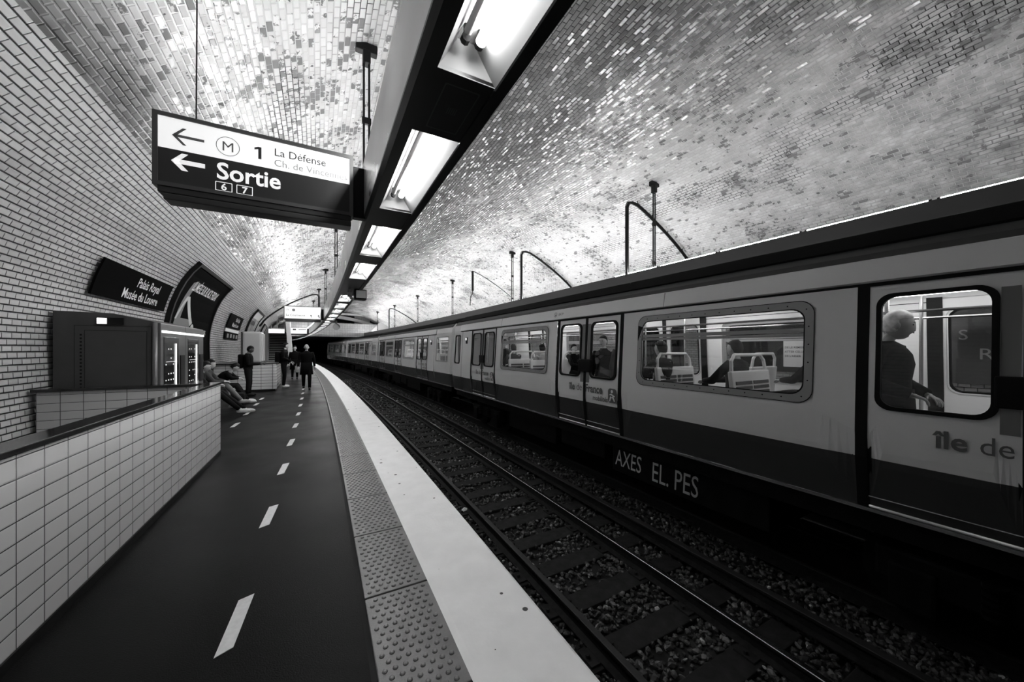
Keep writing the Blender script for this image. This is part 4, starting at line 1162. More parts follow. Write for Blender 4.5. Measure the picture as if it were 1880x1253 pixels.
            b.build('door_seal', M_RUB, r)
            if near:
                b = MB(); b.bbox(-(HW - inset(1.29)) - .05, -(HW - inset(1.29)) + .01, d - .2, d + .15, 1.17, 1.41, .012); b.build('door_latch', M_RUB, r)
                # operator logo across both leaves
                b = MB(); F = S(-1, .0)
                T = lambda u, v: Vector((-(HW - inset(v) + .005), d - u, v))
                add_text(b, 'île', .20, T, -.45, .80, bold=.022, xs=.95)
                add_text(b, 'de', .20, T, -.225, .80, xs=.85)
                add_text(b, 'France', .20, T, 0.035, .80, bold=.03, xs=.86)
                add_text(b, 'mobilités', .125, T, .25, .665, bold=.022, xs=.85)
                lg = b.build('door_logo', M_LOGO, r)
                b = MB(); T2 = lambda u, v: Vector((-(HW - inset(v) + .005), d - u, v)); T3 = lambda u, v: Vector((-(HW - inset(v) + .007), d - u, v))
                add_poly(b, rrect(.745, .79, .20, .25, .05, 5), T2, 0)
                add_poly(b, circ(.74, .865, .028, 12), T3, 1); fine_ = [(.67, .80), (.72, .83), (.81, .79), (.80, .77), (.72, .80)]; add_poly(b, fine_, T3, 1)
                add_poly(b, [(.70, .78), (.67, .69), (.70, .69), (.74, .77)], T3, 1); add_poly(b, [(.74, .77), (.79, .69), (.82, .70), (.77, .79)], T3, 1)
                b.build('logo_badge', [M_LOGO, M_BAND], lg)
        for yy in (joints[0], joints[1]):
            b = MB(); panel(b, sx, yy - .012, yy + .012, .12, 2.25, None, out=.002); b.build('panel_joint', M_RUB, r)
        if near:
            b = MB()
            for yy in (joints[0] + .45, joints[1] - .42):
                x = -(HW - inset(1.9)); b.bbox(x - .03, x + .01, yy - .06, yy + .06, 1.78, 2.0, .01)
                b.bbox(x - .045, x - .025, yy - .05, yy + .05, 1.90, 1.985, .01, mi=1)
            b.build('door_indicator', [M_BLACK, mat('indicator lens', .8, .2, emit=.5)], r)
            b = MB(); T = lambda u, v: Vector((-(HW - inset(v) + .032), 1.02 - u, v))
            ring(b, circ(0, 2.35, .052, 20), circ(0, 2.35, .042, 20), T); add_poly(b, [(-.02, 2.34), (.01, 2.37), (.035, 2.32), (.01, 2.335), (.0, 2.31)], T)
            add_text(b, 'RATP', .07, T, .10, 2.325, bold=.01, shear=.3); b.build('operator_mark', M_LOGO, r)
        b = MB(); x = sx * (HW - .065)
        b.box(min(x, x + sx * .015), max(x, x + sx * .015), ya + .1, yb - .1, .085, .118); b.build('sill_rail', mat('bright sill', .75, .2, .8), r)
    # roof
    b = MB(); pr = [(2.61, .25), (2.63, .24), (2.80, .43), (2.87, .7), (2.9, 1.2)]
    full_ = [(-(HW - i_), z) for z, i_ in pr] + [((HW - i_), z) for z, i_ in pr[::-1][1:]]
    ys = [ya + .02, ya + .25, yb - .25, yb - .02]
    vs = []
    for k, y in enumerate(ys):
        for (x, z) in full_: vs.append((x * (.93 if k in (0, 3) else 1), y, z - (.08 if k in (0, 3) and z > 2.7 else 0)))
    nn = len(full_); b.add(vs, [(j * nn + k, j * nn + k + 1, (j + 1) * nn + k + 1, (j + 1) * nn + k) for j in range(3) for k in range(nn - 1)]); b.build('roof', M_ROOF, r, smooth=False)
    # ends
    b = MB()
    for y in (ya, yb):
        sg = -1 if y == ya else 1
        ip = [(-(HW - inset(z)), z) for z, _ in PR] + [((HW - inset(z)), z) for z, _ in PR[::-1]]
        cen = [(x * .93, z) for x, z in ip]
        b.add([(x, y, z) for x, z in ip] + [(x, y + sg * .05, z) for x, z in cen], [(k, (k + 1) % len(ip), len(ip) + (k + 1) % len(ip), len(ip) + k) for k in range(len(ip))] + [tuple(range(len(ip), 2 * len(ip)))])
    b.build('end_wall', M_PAINT, r)
    b = MB(); b.bbox(-.95, .95, yb - .02, yb + .36, .0, 2.5, .04); b.build('gangway', mat('gangway grey', .22, .5), r)
    # interior
    b = MB(); b.box(-HW + .08, HW - .08, ya + .1, yb - .1, .08, .12); b.build('floor', M_INTF, r)
    b = MB(); b.box(-HW + .2, HW - .2, ya + .1, yb - .1, 2.30, 2.33); b.build('ceiling_panel', M_INT, r)
    for x in (-.55, .55):
        for k in range(6 if kind == 'A' else 3):
            n_ = 6 if kind == 'A' else 3; l_ = (yb - ya - 1) / n_; y0 = ya + .5 + k * l_
            b = MB(); b.bbox(x - .05, x + .05, y0, y0 + l_ * .72, 2.25, 2.295, .015); b.build('ceiling_lamp', M_TLAMP, r)
    for d in doors:
        for sx in (-.55, .55):
            b = MB(); b.tube([(sx, d - .9, .12), (sx, d - .9, 2.3)], .018, 8); b.tube([(sx, d + .9, .12), (sx, d + .9, 2.3)], .018, 8); b.build('grab_pole', M_STEEL, r)
    b = MB()
    for sx in (-.62, .62): b.tube([(sx, ya + .5, 1.98), (sx, yb - .5, 1.98)], .015, 6)
    b.build('grab_rail', M_STEEL, r)
    def seat(x0, x1, y, fdir, hz=1.54):
        b = MB(); t = .04
        M_ = Matrix.Translation((0, y, 0)) @ Matrix.Rotation(-fdir * .10, 4, 'X')
        xm = (x0 + x1) / 2
        b.bbox(x0, x1, -.03, .03, .55, 1.33, .02, 0, M_)
        b.bbox(x0, x1, min(0, fdir * .45), max(0, fdir * .45), .60, .67, .02, 0, Matrix.Translation((0, y, 0)))
        hp = [(x0 + .04, 0, 1.28), (x0 + .06, 0, hz - .08), (x0 + .14, 0, hz), (x1 - .14, 0, hz), (x1 - .06, 0, hz - .08), (x1 - .04, 0, 1.28)]
        b.tube([M_ @ Vector(p) for p in hp], .022, 8)
        s_ = b.build('seat', M_SEAT, r)
        b = MB()
        for xa, xb in ((x0 + .06, xm - .02), (xm + .02, x1 - .06)):
            for k in range(7): b.bbox(xa, xb, -fdir * .034 - .006, -fdir * .034 + .006, .76 + k * .065, .805 + k * .065, .004, 0, M_)
        b.build('seat_grill', M_SEATG, s_)
        b = MB(); b.bbox(xm - .03, xm + .03, -.1, .1, .12, .5, .01, 0, Matrix.Translation((0, y + fdir * .2, 0))); b.build('seat_foot', M_DGREY, s_)
    for c in wins:
        seat(-1.08, -.18, c + .75, 1); seat(-1.08, -.18, c - .38, 1)
        seat(.3, 1.08, c + .35, -1); seat(.3, 1.08, c - .9, 1)
    # underframe
    b = MB(); b.box(-HW + .12, HW - .12, ya + .15, yb - .15, -.12, .08)
    b.build('underframe', M_UND, r)
    def ubox(name, x0, x1, y0, y1, z0, z1): 
        b = MB(); b.bbox(x0, x1, y0, y1, z0, z1, .02); return b.build(name, M_UND, r)
    mid = (ya + yb) / 2
    for (y0, y1, z0) in ((-3.1, -.55, -.58), (-.35, 1.0, -.45), (1.2, 3.4, -.55)):
        ubox('equipment_box', -HW + .20, HW - .2, mid + y0, mid + y1, z0, -.10)
    for by in (ya + 2.6, yb - 2.6):
        b = MB(); b.bbox(-1.0, 1.0, by - 1.0, by + 1.0, -.55, -.25, .03)
        for dy in (-.75, .75):
            for sx in (-1, 1): b.bbox(sx * .95 - .09, sx * .95 + .09, by + dy - .15, by + dy + .15, -.75, -.35, .03)
        for dy in (-.3, .3):
            for k in range(5): b.tube([(-1.03, by + dy, -.52 + k * .06), (-1.03, by + dy, -.49 + k * .06)], .07, 10)
        bg = b.build('bogie', M_UND, r)
        for dy in (-.75, .75):
            for sx in (-.68, .68):
                b = MB(); b.tube([(sx - .06, by + dy, -.52), (sx + .06, by + dy, -.52)], .42, 20); b.build('wheel', M_UND, bg)
    return r
def copy_tree(o, parent=None):
    c = o.copy(); C.objects.link(c)
    if parent: c.parent = parent
    for ch in list(o.children): copy_tree(ch, c)
    return c
carA = make_car('A')
aA = 0.0152
nA = Vector((math.cos(aA), math.sin(aA), 0)); uA = Vector((-math.sin(aA), math.cos(aA), 0))
carA.location = nA * 5.7 + uA * 5.31; carA.rotation_euler = (0, 0, aA)
tag(carA, 'nearest metro car of the standing train, with big window, passengers and graffiti below', 'train car', 'cars of the metro train')
def car_pt(x, y, z): return carA.location + nA * x + uA * y + Vector((0, 0, z))
# graffiti on the near equipment box of the first car
b = MB(); mid = 0.0
T = lambda u, v: Vector((-HW + .196, -.62 - u, v))
b2 = MB()
T = lambda u, v: Vector((-(HW - .20) - .004, -.60 - u, v))
add_text(b2, 'AXES', .40, T, 0.02, -.46, bold=.0, xs=.62, shear=.08); b2.build('graffiti', M_GRAF, carA); b2 = MB(); add_text(b2, 'EL. PES', .44, T, .80, -.50, xs=.62, bold=.0, shear=.05)
b2.build('graffiti', M_GRAF, carA)
carB = make_car('B')
for i, sc in enumerate((22.3, 38.45, 54.7)):
    o = carB if i == 0 else copy_tree(carB)
    p = P(5.7, sc); o.location = p; o.rotation_euler = (0, 0, ang(sc))
    tag(o, ('second metro car, standing beyond the grey gangway of the nearest car', 'third metro car, partly under the far end wall', 'last visible metro car, standing in the dark tunnel mouth')[i], 'train car', 'cars of the metro train')

# posters and plates on the far wall, seen through the train windows
def far_panel(s0, s1, v0, v1, m, lab, nm='wall_poster', cat='poster', txt=None):
    org = wall_pt(s0, v0, .05, 'r'); r = empty(nm, org, 0, lab, cat)
    b = MB(); ns, nv = 4, 8; n = ns + 1
    for o_ in (.06, .02):
        pts = [wall_pt(s0 + (s1 - s0) * i / ns, v0 + (v1 - v0) * j / nv, o_, 'r') - org for j in range(nv + 1) for i in range(ns + 1)]
        b.add(pts, [(j * n + i, j * n + i + 1, (j + 1) * n + i + 1, (j + 1) * n + i) for j in range(nv) for i in range(ns)])
    b.build('sheet', m, r)
    if txt:
        b = MB()
        for t, sz, u, v in txt: add_text(b, t, sz, lambda a, c: wall_pt(s1 - a, v0 + c, .066, 'r') - org, u, v)
        b.build('lettering', M_PTXT, r)
far_panel(0.9, 2.6, .9, 2.6, M_PG, 'grey poster with the letters & RE on the far wall, seen through the nearest train door', txt=[('&', .35, .9, .95), ('S', .3, .5, .9), ('RE', .32, .75, .5)])
far_panel(3.4, 6.6, .95, 3.4, M_PB, 'dark poster on the far wall, seen through the big train window')
far_panel(8.2, 11.2, .95, 3.4, M_PB, 'second dark poster on the far wall, seen through the left half of the big window')
far_panel(13, 17, .95, 3.4, M_PG, 'grey poster on the far wall behind the second window of the nearest car')

# ------------------------------------------------------------------ people
M_COATB = mat('black cloth', 0.005, 0.8, spec=0.05); M_COATD = mat('dark cloth', 0.014, 0.8, var=.005, vscale=6, spec=0.05); M_TROU = mat('dark trousers', 0.009, 0.8, spec=0.05)
M_COATM = mat('mid grey cloth', 0.045, 0.8, var=.02, vscale=5, spec=0.1); M_COATL = mat('light cloth', 0.36, 0.8, var=.08, vscale=8)
M_HAIRD = mat('dark hair', 0.01, 0.6, spec=0.15); M_HAIRG = mat('grey hair', 0.6, 0.6, var=.25, vscale=22); M_SNEAK = mat('white sneaker', 0.65, 0.5); M_EYE = mat('eye', 0.02, 0.2)
def v3(*a): return Vector(a)
def stand(h=1.75, **kw):
    k = h / 1.75
    J = dict(pel=v3(0, 0, .97), ch=v3(0, .01, 1.28), nk=v3(0, .0, 1.48), hd=v3(0, .03, 1.63),
             shL=v3(-.18, 0, 1.41), shR=v3(.18, 0, 1.41), elL=v3(-.24, -.03, 1.13), elR=v3(.24, -.03, 1.13), wrL=v3(-.25, .06, .87), wrR=v3(.25, .06, .87),
             hipL=v3(-.09, 0, .92), hipR=v3(.09, 0, .92), knL=v3(-.10, .03, .49), knR=v3(.10, .03, .49), anL=v3(-.11, 0, .08), anR=v3(.11, 0, .08))
    for a, b in kw.items(): J[a] = v3(*b)
    return {a: b * k for a, b in J.items()}
def sit(lean=0.25, h=1.75, seat=.47, **kw):
    p = v3(0, 0, seat + .08); d = v3(0, math.sin(lean), math.cos(lean))
    J = dict(pel=p, ch=p + d * .33, nk=p + d * .52, hd=p + d * .58 + v3(0, math.sin(lean) * .06 + .04, .09),
             shL=p + d * .46 + v3(-.18, 0, 0), shR=p + d * .46 + v3(.18, 0, 0), elL=p + v3(-.22, .22 + math.sin(lean) * .3, .22), elR=p + v3(.22, .22 + math.sin(lean) * .3, .22),
             wrL=p + v3(-.08, .42 + math.sin(lean) * .2, .20), wrR=p + v3(.08, .42 + math.sin(lean) * .2, .20),
             hipL=p + v3(-.09, 0, -.03), hipR=p + v3(.09, 0, -.03), knL=v3(-.13, .46, seat + .06), knR=v3(.13, .46, seat + .06), anL=v3(-.12, .50, .08), anR=v3(.12, .50, .08))
    for a, b in kw.items(): J[a] = v3(*b)
    k = h / 1.75
    return {a: v3(b.x * k, b.y * k, b.z) for a, b in J.items()}
def skin_mesh(pts, edges, rad):
    me = bpy.data.meshes.new('sk'); me.from_pydata(pts, edges, []); o = bpy.data.objects.new('sk', me); C.objects.link(o)
    md = o.modifiers.new('s', 'SKIN'); md.use_smooth_shade = True
    sv = me.skin_vertices[0].data
    for i, r in enumerate(rad): sv[i].radius = (r, r) if not isinstance(r, tuple) else r; sv[i].use_root = (i == 0)
    o.modifiers.new('u', 'SUBSURF').levels = 1
    dg = bpy.context.evaluated_depsgraph_get(); m2 = bpy.data.meshes.new_from_object(o.evaluated_get(dg))
    vs = [v.co.copy() for v in m2.vertices]; fs = [tuple(p.vertices) for p in m2.polygons]
    bpy.data.objects.remove(o); bpy.data.meshes.remove(me); bpy.data.meshes.remove(m2)
    return vs, fs
def head_fn(q):
    x, y, z = q
    if z < 0: x *= 1 - .38 * abs(z) ** 1.3; y *= 1 - .10 * abs(z)
    if y > .3:
        ex = abs(abs(x) - .36)
        if ex < .22 and abs(z - .08) < .16: y -= .10 * (1 - ex / .22) * (1 - abs(z - .08) / .16)
        if abs(x) < .17 and -.36 < z < .14: y += .16 * (1 - abs(x) / .17) * ((.14 - z) / .50)
        if abs(x) < .30 and -.58 < z < -.42: y += .05
        if abs(x) < .25 and z < -.72: y += .10
        if abs(z - .24) < .08: y += .03
    return Vector((x, y, z))
def hand(pts, ed, rad, w, el, i_w, k, curl=.5, side=1, dirn=None):
    d = (dirn or (w - el)).normalized(); up = v3(0, 0, 1) if abs(d.z) < .8 else v3(0, 1, 0)
    a = d.cross(up).normalized(); n = a.cross(d)
    def add(p, r, j):
        pts.append(p); rad.append(r); ed.append((j, len(pts) - 1)); return len(pts) - 1
    palm = add(w + d * .05 * k, (.034 * k, .018 * k), i_w)
    pk = add(w + d * .085 * k, (.036 * k, .015 * k), palm)
    for f, (off, ln) in enumerate(((-.03, .065), (-.01, .075), (.01, .07), (.03, .055))):
        b0 = w + d * .095 * k + a * off * k
        j1 = add(b0, .010 * k, pk); p1 = b0 + (d * math.cos(curl) - n * math.sin(curl)) * ln * .55 * k; j2 = add(p1, .009 * k, j1)
        p2 = p1 + (d * math.cos(curl * 2.2) - n * math.sin(curl * 2.2)) * ln * .5 * k; add(p2, .0075 * k, j2)
    t0 = w + d * .035 * k - a * side * .035 * k; j1 = add(t0, .012 * k, palm); add(t0 + (d * .7 - a * side * .6 - n * .3) * .045 * k, .009 * k, j1)
def person(label, loc, rz, J, look=0.0, nod=0.0, skin=M_SKIN, hair=None, hairlen=0.0, top=M_COATB, bottom=M_TROU, shoe=M_BLACK, coat=None, bulk=1.0, collar=None, hat=None, headk=1.0, group=None, fing=True, name='person'):
    r = empty(name, loc, rz, label, 'person', group)
    J = {a: Vector(b) for a, b in J.items()}
    pts = []; ed = []; rad = []
    def add(p, rd, j=None):
        pts.append(Vector(p)); rad.append(rd)
        if j is not None: ed.append((j, len(pts) - 1))
        return len(pts) - 1
    p0 = add(J['pel'], (.13, .10)); wa = add(J['pel'].lerp(J['ch'], .45), (.12, .09), p0); c0 = add(J['ch'], (.14, .10), wa); n0 = add(J['nk'], .052, c0)
    hd = J['hd']; add(J['nk'].lerp(hd, .6), .05, n0)
    for S_ in 'LR':
        sg = -1 if S_ == 'L' else 1
        sh = add(J['sh' + S_], .055, c0); el = add(J['el' + S_], .038, sh); wr = add(J['wr' + S_], .024, el)
        hand(pts, ed, rad, J['wr' + S_], J['el' + S_], wr, 1.0, side=sg)
        hp = add(J['hip' + S_], .085, p0); kn = add(J['kn' + S_], .052, hp); an = add(J['an' + S_], .035, kn)
        d = J['an' + S_] - J['kn' + S_]; f = v3(0, 1, 0)
        add(J['an' + S_] + v3(0, .12, -.045), .03, an)
    vs, fs = skin_mesh(pts, ed, rad)
    b = MB(); b.add(vs, fs)
    Mh = (Matrix.Rotation(look, 3, 'Z') @ Matrix.Rotation(nod, 3, 'X'))
    k = headk
    b.ball(hd, .078 * k, .094 * k, .122 * k, M=Mh, nu=24, nv=18, fn=head_fn)
    for sg in (-1, 1): b.ball(hd + Mh @ v3(sg * .078, -.005, -.005) * k, .012 * k, .022 * k, .032 * k, M=Mh, nu=8, nv=6)
    body = b.build('body', skin, r, smooth=True)
    b = MB()
    for sg in (-1, 1): b.ball(hd + Mh @ v3(sg * .029, .082, .010) * k, .011 * k, .008 * k, .007 * k, M=Mh, nu=8, nv=5)
    b.ball(hd + Mh @ v3(0, .090, -.058) * k, .024 * k, .006 * k, .005 * k, M=Mh, nu=8, nv=5)
    for sg in (-1, 1): b.ball(hd + Mh @ v3(sg * .030, .088, .030) * k, .018 * k, .006 * k, .004 * k, M=Mh, nu=8, nv=5)
    b.build('eyes_and_mouth', M_EYE, r)
    if hair:
        def hf(q):
            x, y, z = q
            if y > .25 and z < .42: y = .25 + (y - .25) * .1; x *= .8
            zl = -.15 - hairlen if y > 0 else min(-.62, -.15 - hairlen)
            if z < zl: z = zl
            return Vector((x, y, z))
        b = MB(); rn = random.Random(int(abs(loc[0] * 100)))
        def hf2(q):
            v = hf(q); n_ = 1 + .05 * noise.noise(Vector((q.x * 4, q.y * 4, q.z * 4 + loc[1]))); return v * n_
        b.ball(hd + Mh @ v3(0, -.012, .018) * k, .089 * k, .104 * k, .122 * k, M=Mh, nu=20, nv=14, fn=hf2)
        b.build('hair', hair, r, smooth=True)
    if hat:
        b = MB(); b.ball(hd + Mh @ v3(0, -.01, .04) * k, .098 * k, .115 * k, .115 * k, M=Mh, nu=18, nv=12, fn=lambda q: Vector((q.x, q.y, max(q.z, -.25)))); b.build('cap', hat, r, smooth=True)
    # clothing: torso shell along the spine
    def shell(b, pts_, axes, n=14):
        vs = []; fs = []
        for (c, rt, rx, ry, dr) in axes:
            fw = dr.cross(rt).normalized() * -1
            for q in range(n):
                t = 2 * PI * q / n; vs.append(c + rt * (rx * math.cos(t)) + fw * (ry * math.sin(t)))
        m_ = len(axes)
        fs = [(i * n + q, i * n + (q + 1) % n, (i + 1) * n + (q + 1) % n, (i + 1) * n + q) for i in range(m_ - 1) for q in range(n)] + [tuple(range(n)), tuple(range((m_ - 1) * n, m_ * n))]
        b.add(vs, fs)
    sp = (J['nk'] - J['pel']).normalized(); rt = (J['shR'] - J['shL']).normalized(); B = bulk
    L_ = (J['nk'] - J['pel']).length
    at = lambda t: J['pel'].lerp(J['ch'], t / .6) if t < .6 else J['ch'].lerp(J['nk'], (t - .6) / .4)
    b = MB()
    shell(b, None, [(at(-.08 if not coat else -.02) , rt, .175 * B, .125 * B, sp), (at(.12), rt, .17 * B, .12 * B, sp), (at(.35), rt, .165 * B, .12 * B, sp), (at(.6), rt, .19 * B, .13 * B, sp), (at(.78), rt, .205 * B, .12 * B, sp), (at(.88), rt, .17 * B, .10 * B, sp), (at(.96), rt, .09 * B, .08 * B, sp), (at(1.03), rt, .066, .066, sp)])
    for S_ in 'LR':
        a_, e_, w_ = J['sh' + S_], J['el' + S_], J['wr' + S_]
        b.tube([a_ - (e_ - a_).normalized() * .02, a_.lerp(e_, .3), a_.lerp(e_, .85), e_, e_.lerp(w_, .15), e_.lerp(w_, .6), w_], [.062 * B, .066 * B, .055 * B, .054 * B, .052 * B, .045 * B, .038 * B], 10)
    if coat is not None:
        hem = coat
        c1 = v3(J['pel'].x, J['pel'].y, hem)
        b.loft([(c1, .215 * B, .15 * B, 0), (J['pel'].lerp(c1, .5), .20 * B, .14 * B, 0), (J['pel'] + v3(0, 0, .08), .18 * B, .13 * B, 0)], 16)
    b.build('coat' if coat is not None else 'jacket', top, r, smooth=True)
    if collar:
        b = MB(); c = J['nk'] - sp * .02; ring_pts = None
        shell(b, None, [(c - sp * .05, rt, .115, .10, sp), (c, rt, .085, .082, sp), (c + sp * .03, rt, .075, .07, sp)]); b.build('collar', collar, r, smooth=True)
    b = MB()
    for S_ in 'LR':
        a_, e_, w_ = J['hip' + S_], J['kn' + S_], J['an' + S_]
        b.tube([a_ + (a_ - e_).normalized() * .06, a_.lerp(e_, .2), a_.lerp(e_, .8), e_, e_.lerp(w_, .2), e_.lerp(w_, .7), w_ + (e_ - w_).normalized() * .02], [.095, .098, .072, .068, .066, .055, .05], 12)
    b.ball(J['pel'] - v3(0, 0, .02), .155, .12, .11); b.build('trousers', bottom, r, smooth=True)
    for S_ in 'LR':
        an = J['an' + S_]; b = MB()
        zt = an.z - .078
        kn = J['kn' + S_]; d = (an - kn).normalized()
        def shoe_fn(q): return Vector((q.x * (1 - .25 * max(q.y, 0)), q.y, max(q.z, -.6)))
        b.ball(an + v3(0, .065, -.035), .047, .145, .062, nu=16, nv=10, fn=shoe_fn); b.ball(an + v3(0, -.01, 0), .048, .055, .05, nu=10, nv=8)
        b.build('shoe', shoe, r, smooth=True)
    return r
ZP = 0.0
def at_(L, s, z=0.0): return P(L, s, z)
# bald man walking towards us
J = stand(1.78, anL=(-.10, .22, .09), knL=(-.10, .14, .50), anR=(.10, -.20, .12), knR=(.10, .04, .48), wrL=(-.27, -.10, .90), elL=(-.25, -.08, 1.14), wrR=(.27, .12, .90), elR=(.25, 0, 1.13))
person('bald man in a long black coat walking towards us along the platform', at_(-.34, 16.0), PI + .04, J, top=M_COATB, coat=.60, bulk=1.08, collar=M_COATB, bottom=M_COATB)
# person behind him with a bag
J = stand(1.74, wrR=(.30, .1, .80))
r_ = person('dark figure walking with a bag, half hidden behind the bald man', at_(-.86, 22.0), PI, J, top=M_COATB, hair=M_HAIRD, coat=.5, bulk=1.1, bottom=M_COATB)
b = MB(); b.bbox(-.13, .13, -.06, .06, 0, .34, .03); b.tube([(-.07, 0, .33), (-.05, 0, .44), (.05, 0, .44), (.07, 0, .33)], .012, 6)
o = b.build('hand_bag', M_COATL); o.location = at_(-.72, 21.7, .36); tag(o, 'pale bag hanging from the hand of the dark figure behind the bald man', 'bag')
# standing young man in profile at the counter
J = stand(1.86, wrR=(.12, .25, 1.02), elR=(.23, .0, 1.15), wrL=(-.15, .22, .98), elL=(-.24, 0, 1.14), nk=(0, .05, 1.47), hd=(0, .09, 1.62), pel=(0, .02, .97))
r_ = person('young man in black with white sneakers, in profile beside the tiled counter', at_(-1.16, 17.35), -PI / 2 + .03, J, top=M_COATB, hair=M_HAIRD, shoe=M_SNEAK, bulk=1.12, bottom=M_TROU)
b = MB(); b.bbox(-.15, .15, -.30, -.10, 1.0, 1.48, .07); o = b.build('backpack', M_COATB); o.location = r_.location; o.rotation_euler = r_.rotation_euler
tag(o, 'black backpack on the back of the young man with white sneakers', 'backpack')
# man with a phone
J = stand(1.72, wrR=(.06, .36, 1.12), elR=(.23, .06, 1.10), wrL=(-.06, .34, 1.12), elL=(-.23, .05, 1.10), hd=(0, .07, 1.60))
r_ = person('man in a black suit with white collar, looking at the phone in his hands', at_(-2.05, 14.9), -PI / 2 - .1, J, top=M_COATB, skin=M_SKIN2, hair=M_HAIRD, collar=M_COATL, nod=-.35, bulk=1.05)
b = MB(); b.bbox(-.04, .04, -.08, .08, -.006, .006, .004); o = b.build('phone', M_BLACK)
o.location = r_.matrix_basis @ v3(0, .50, 1.14); o.rotation_euler = (.35, 0, r_.rotation_euler[2]); tag(o, 'dark phone held flat by the man in the black suit', 'phone')
b = MB(); b.bbox(-.14, .14, -.27, -.12, .95, 1.42, .06); o = b.build('backpack', M_COATB); o.location = r_.location; o.rotation_euler = r_.rotation_euler
tag(o, 'black backpack on the back of the man with the phone', 'backpack')
# seated people on the bench, facing the tracks
J = sit(.35, anL=(-.10, 1.0, .09), knL=(-.10, .55, .52), anR=(.10, .93, .12), knR=(.12, .52, .55))
person('seated person with stretched dark legs and white sneakers, nearest on the bench', at_(-2.62, 10.9), -PI / 2, J, top=M_COATD, hair=M_HAIRD, bottom=M_TROU, shoe=M_SNEAK, nod=-.3)
J = sit(.25, anL=(-.10, .62, .09), knL=(-.12, .46, .53), anR=(.05, .85, .22), knR=(-.02, .50, .66))
person('seated person in pale trousers with one leg crossed, second on the bench', at_(-2.66, 11.9), -PI / 2, J, top=M_COATM, hair=M_HAIRD, bottom=mat('beige cloth', .12, .8), shoe=mat('pale shoe', .35, .5), nod=-.2)
J = sit(.75, anL=(-.12, .75, .09), knL=(-.13, .50, .54), anR=(.12, .80, .09), knR=(.13, .52, .54))
person('seated person hunched forward in a black jacket with pale collar, farthest on the bench', at_(-2.60, 13.0), -PI / 2, J, top=M_COATB, hair=M_HAIRD, bottom=M_TROU, shoe=M_SNEAK, nod=-.7, collar=M_COATL, bulk=1.1)
b = MB(); b.bbox(-.17, .17, -.13, .13, 0, .36, .09); b.tube([(-.1, 0, .34), (-.05, 0, .43), (.05, 0, .43), (.1, 0, .34)], .014, 6); o = b.build('backpack', M_COATD); o.location = at_(-2.0, 12.6, .0)
tag(o, 'dark bag on the floor between the seated people', 'bag')

# passengers in the first car
FZ = .12
def inside(x, y): return car_pt(x, y, FZ)
rzA = aA
# passenger by the nearest door: standing, looking right (towards -y)
J = stand(1.84, wrR=(.20, .20, 1.02), elR=(.30, -.06, 1.12), wrL=(-.18, .22, 1.00), elL=(-.30, -.04, 1.14), hd=(0, .09, 1.64), shL=(-.22, 0, 1.43), shR=(.22, 0, 1.43))
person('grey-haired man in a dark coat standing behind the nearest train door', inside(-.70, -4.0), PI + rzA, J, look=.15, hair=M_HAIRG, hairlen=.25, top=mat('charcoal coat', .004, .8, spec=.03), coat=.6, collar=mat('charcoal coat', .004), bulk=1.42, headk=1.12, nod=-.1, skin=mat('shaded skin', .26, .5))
J = stand(1.66, hd=(0, .05, 1.60))
person('second passenger with pale face standing behind the shoulder of the grey-haired man', inside(-.35, -3.55), PI + rzA + .9, J, hair=M_HAIRD, top=M_COATD, collar=M_COATL)
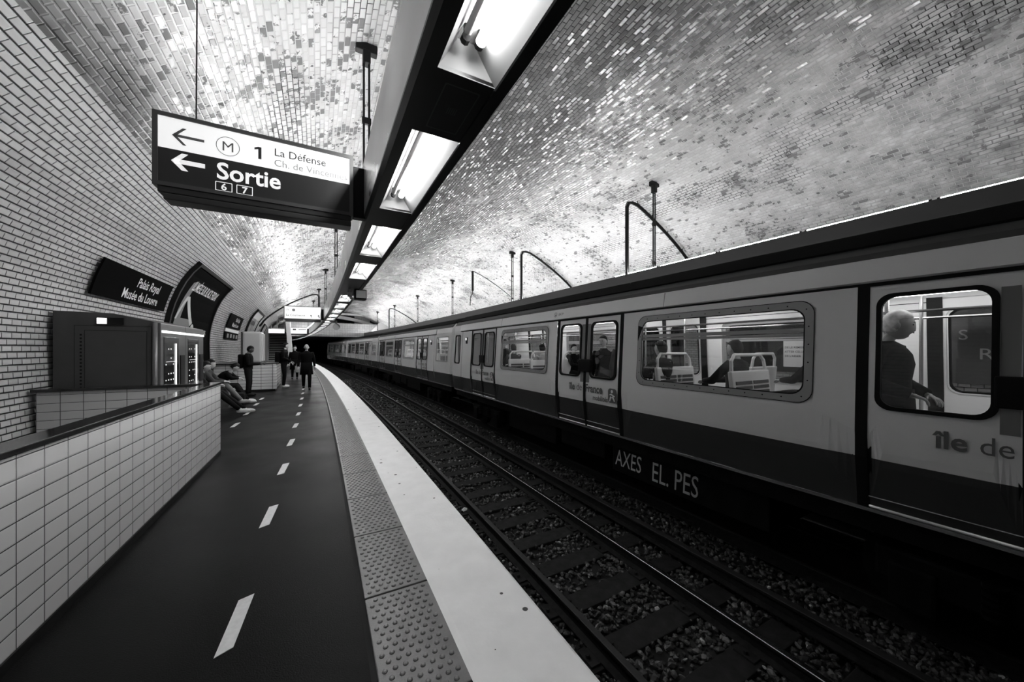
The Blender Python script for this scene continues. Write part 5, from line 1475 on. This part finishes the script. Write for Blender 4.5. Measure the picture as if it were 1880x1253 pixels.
# middle door passengers
J = stand(1.80, wrR=(.05, .3, 1.2), elR=(.22, .05, 1.15))
person('passenger in black wool cap and padded coat behind the middle train door', inside(-.62, -.52), rzA - .9, J, hat=M_COATB, hair=M_HAIRD, top=M_COATM, collar=M_COATL, bulk=1.15)
b = MB(); b.bbox(-.17, .17, -.34, -.12, .86, 1.44, .08); b.bbox(-.13, .13, -.38, -.30, .9, 1.15, .04); o = b.build('backpack', mat('padded grey cloth', .20, .7, var=.08, vscale=9)); o.location = inside(-.62, -.52); o.rotation_euler = (0, 0, rzA - .9)
tag(o, 'light grey rucksack of the passenger with the black wool cap', 'backpack')
J = stand(1.76)
person('dark-clothed passenger standing behind the left leaf of the middle train door', inside(-.45, .26), rzA + 1.9, J, hair=M_HAIRD, top=M_COATB, coat=.6, skin=M_SKIN)
J = stand(1.70)
person('passenger with pale hair standing beside the pole, beyond the one in the black cap', inside(.30, .02), rzA + 2.6, J, hair=mat('fair hair', .45, .5), top=M_COATD)
J = stand(1.78)
person('passenger in a dark hooded jacket behind the far door of the nearest car', inside(-.5, 4.62), rzA + 2.2, J, hair=M_HAIRD, top=M_COATD, collar=M_COATL)
def seated(lab, x, y, fdir, **kw):
    J = sit(kw.pop('lean', -.02), seat=.74); person(lab, inside(x, y), rzA + (0 if fdir > 0 else PI), J, **kw)
seated('seated passenger with dark hair before the left seat hoop in the big window', -.85, -1.82 + .34, 1, hair=M_HAIRD, top=M_COATD)
seated('seated passenger with dark hair above the middle seat in the big window', -.55, -2.81 + .34, 1, hair=M_HAIRD, top=M_COATD)
seated('seated passenger in a pale jacket leaning by the far window, right of the middle seat', .70, -2.85, -1, hair=M_HAIRD, top=M_COATL, lean=.25)
seated('passenger in a dark jacket on the seat at the right end of the big window', .55, -3.33 + .34, 1, hair=M_HAIRD, top=M_COATB)
seated('seated passenger with dark hair in front of the seat in the second window', -.8, 3.18 + .34, 1, hair=M_HAIRD, top=M_COATM)
seated('seated passenger leaning forward in the middle of the second window', -.5, 2.05 + .34, 1, hair=M_HAIRD, top=M_COATL, lean=.15)
seated('seated passenger on the far side of the second window', .7, 2.7, -1, hair=M_HAIRD, top=M_COATB)
# poster notice stuck inside the far window
b = MB(); b.bbox(-.003, .003, -.16, .16, 0, .42, .001); o = b.build('paper_notice', M_PL); o.location = car_pt(1.05, -2.5, 1.32); o.rotation_euler = (0, 0, rzA)
tag(o, 'white printed notice on the far window of the nearest car', 'notice')
b = MB()
for k, t_ in enumerate(('DE LE REMIER,', 'ATTER CELUI', 'DE L\'AIDER')): add_text(b, t_, .045, lambda u, v: Vector((-.006, .14 - u, v)), 0, .30 - k * .07, bold=.01)
b.build('print', M_INK, o)
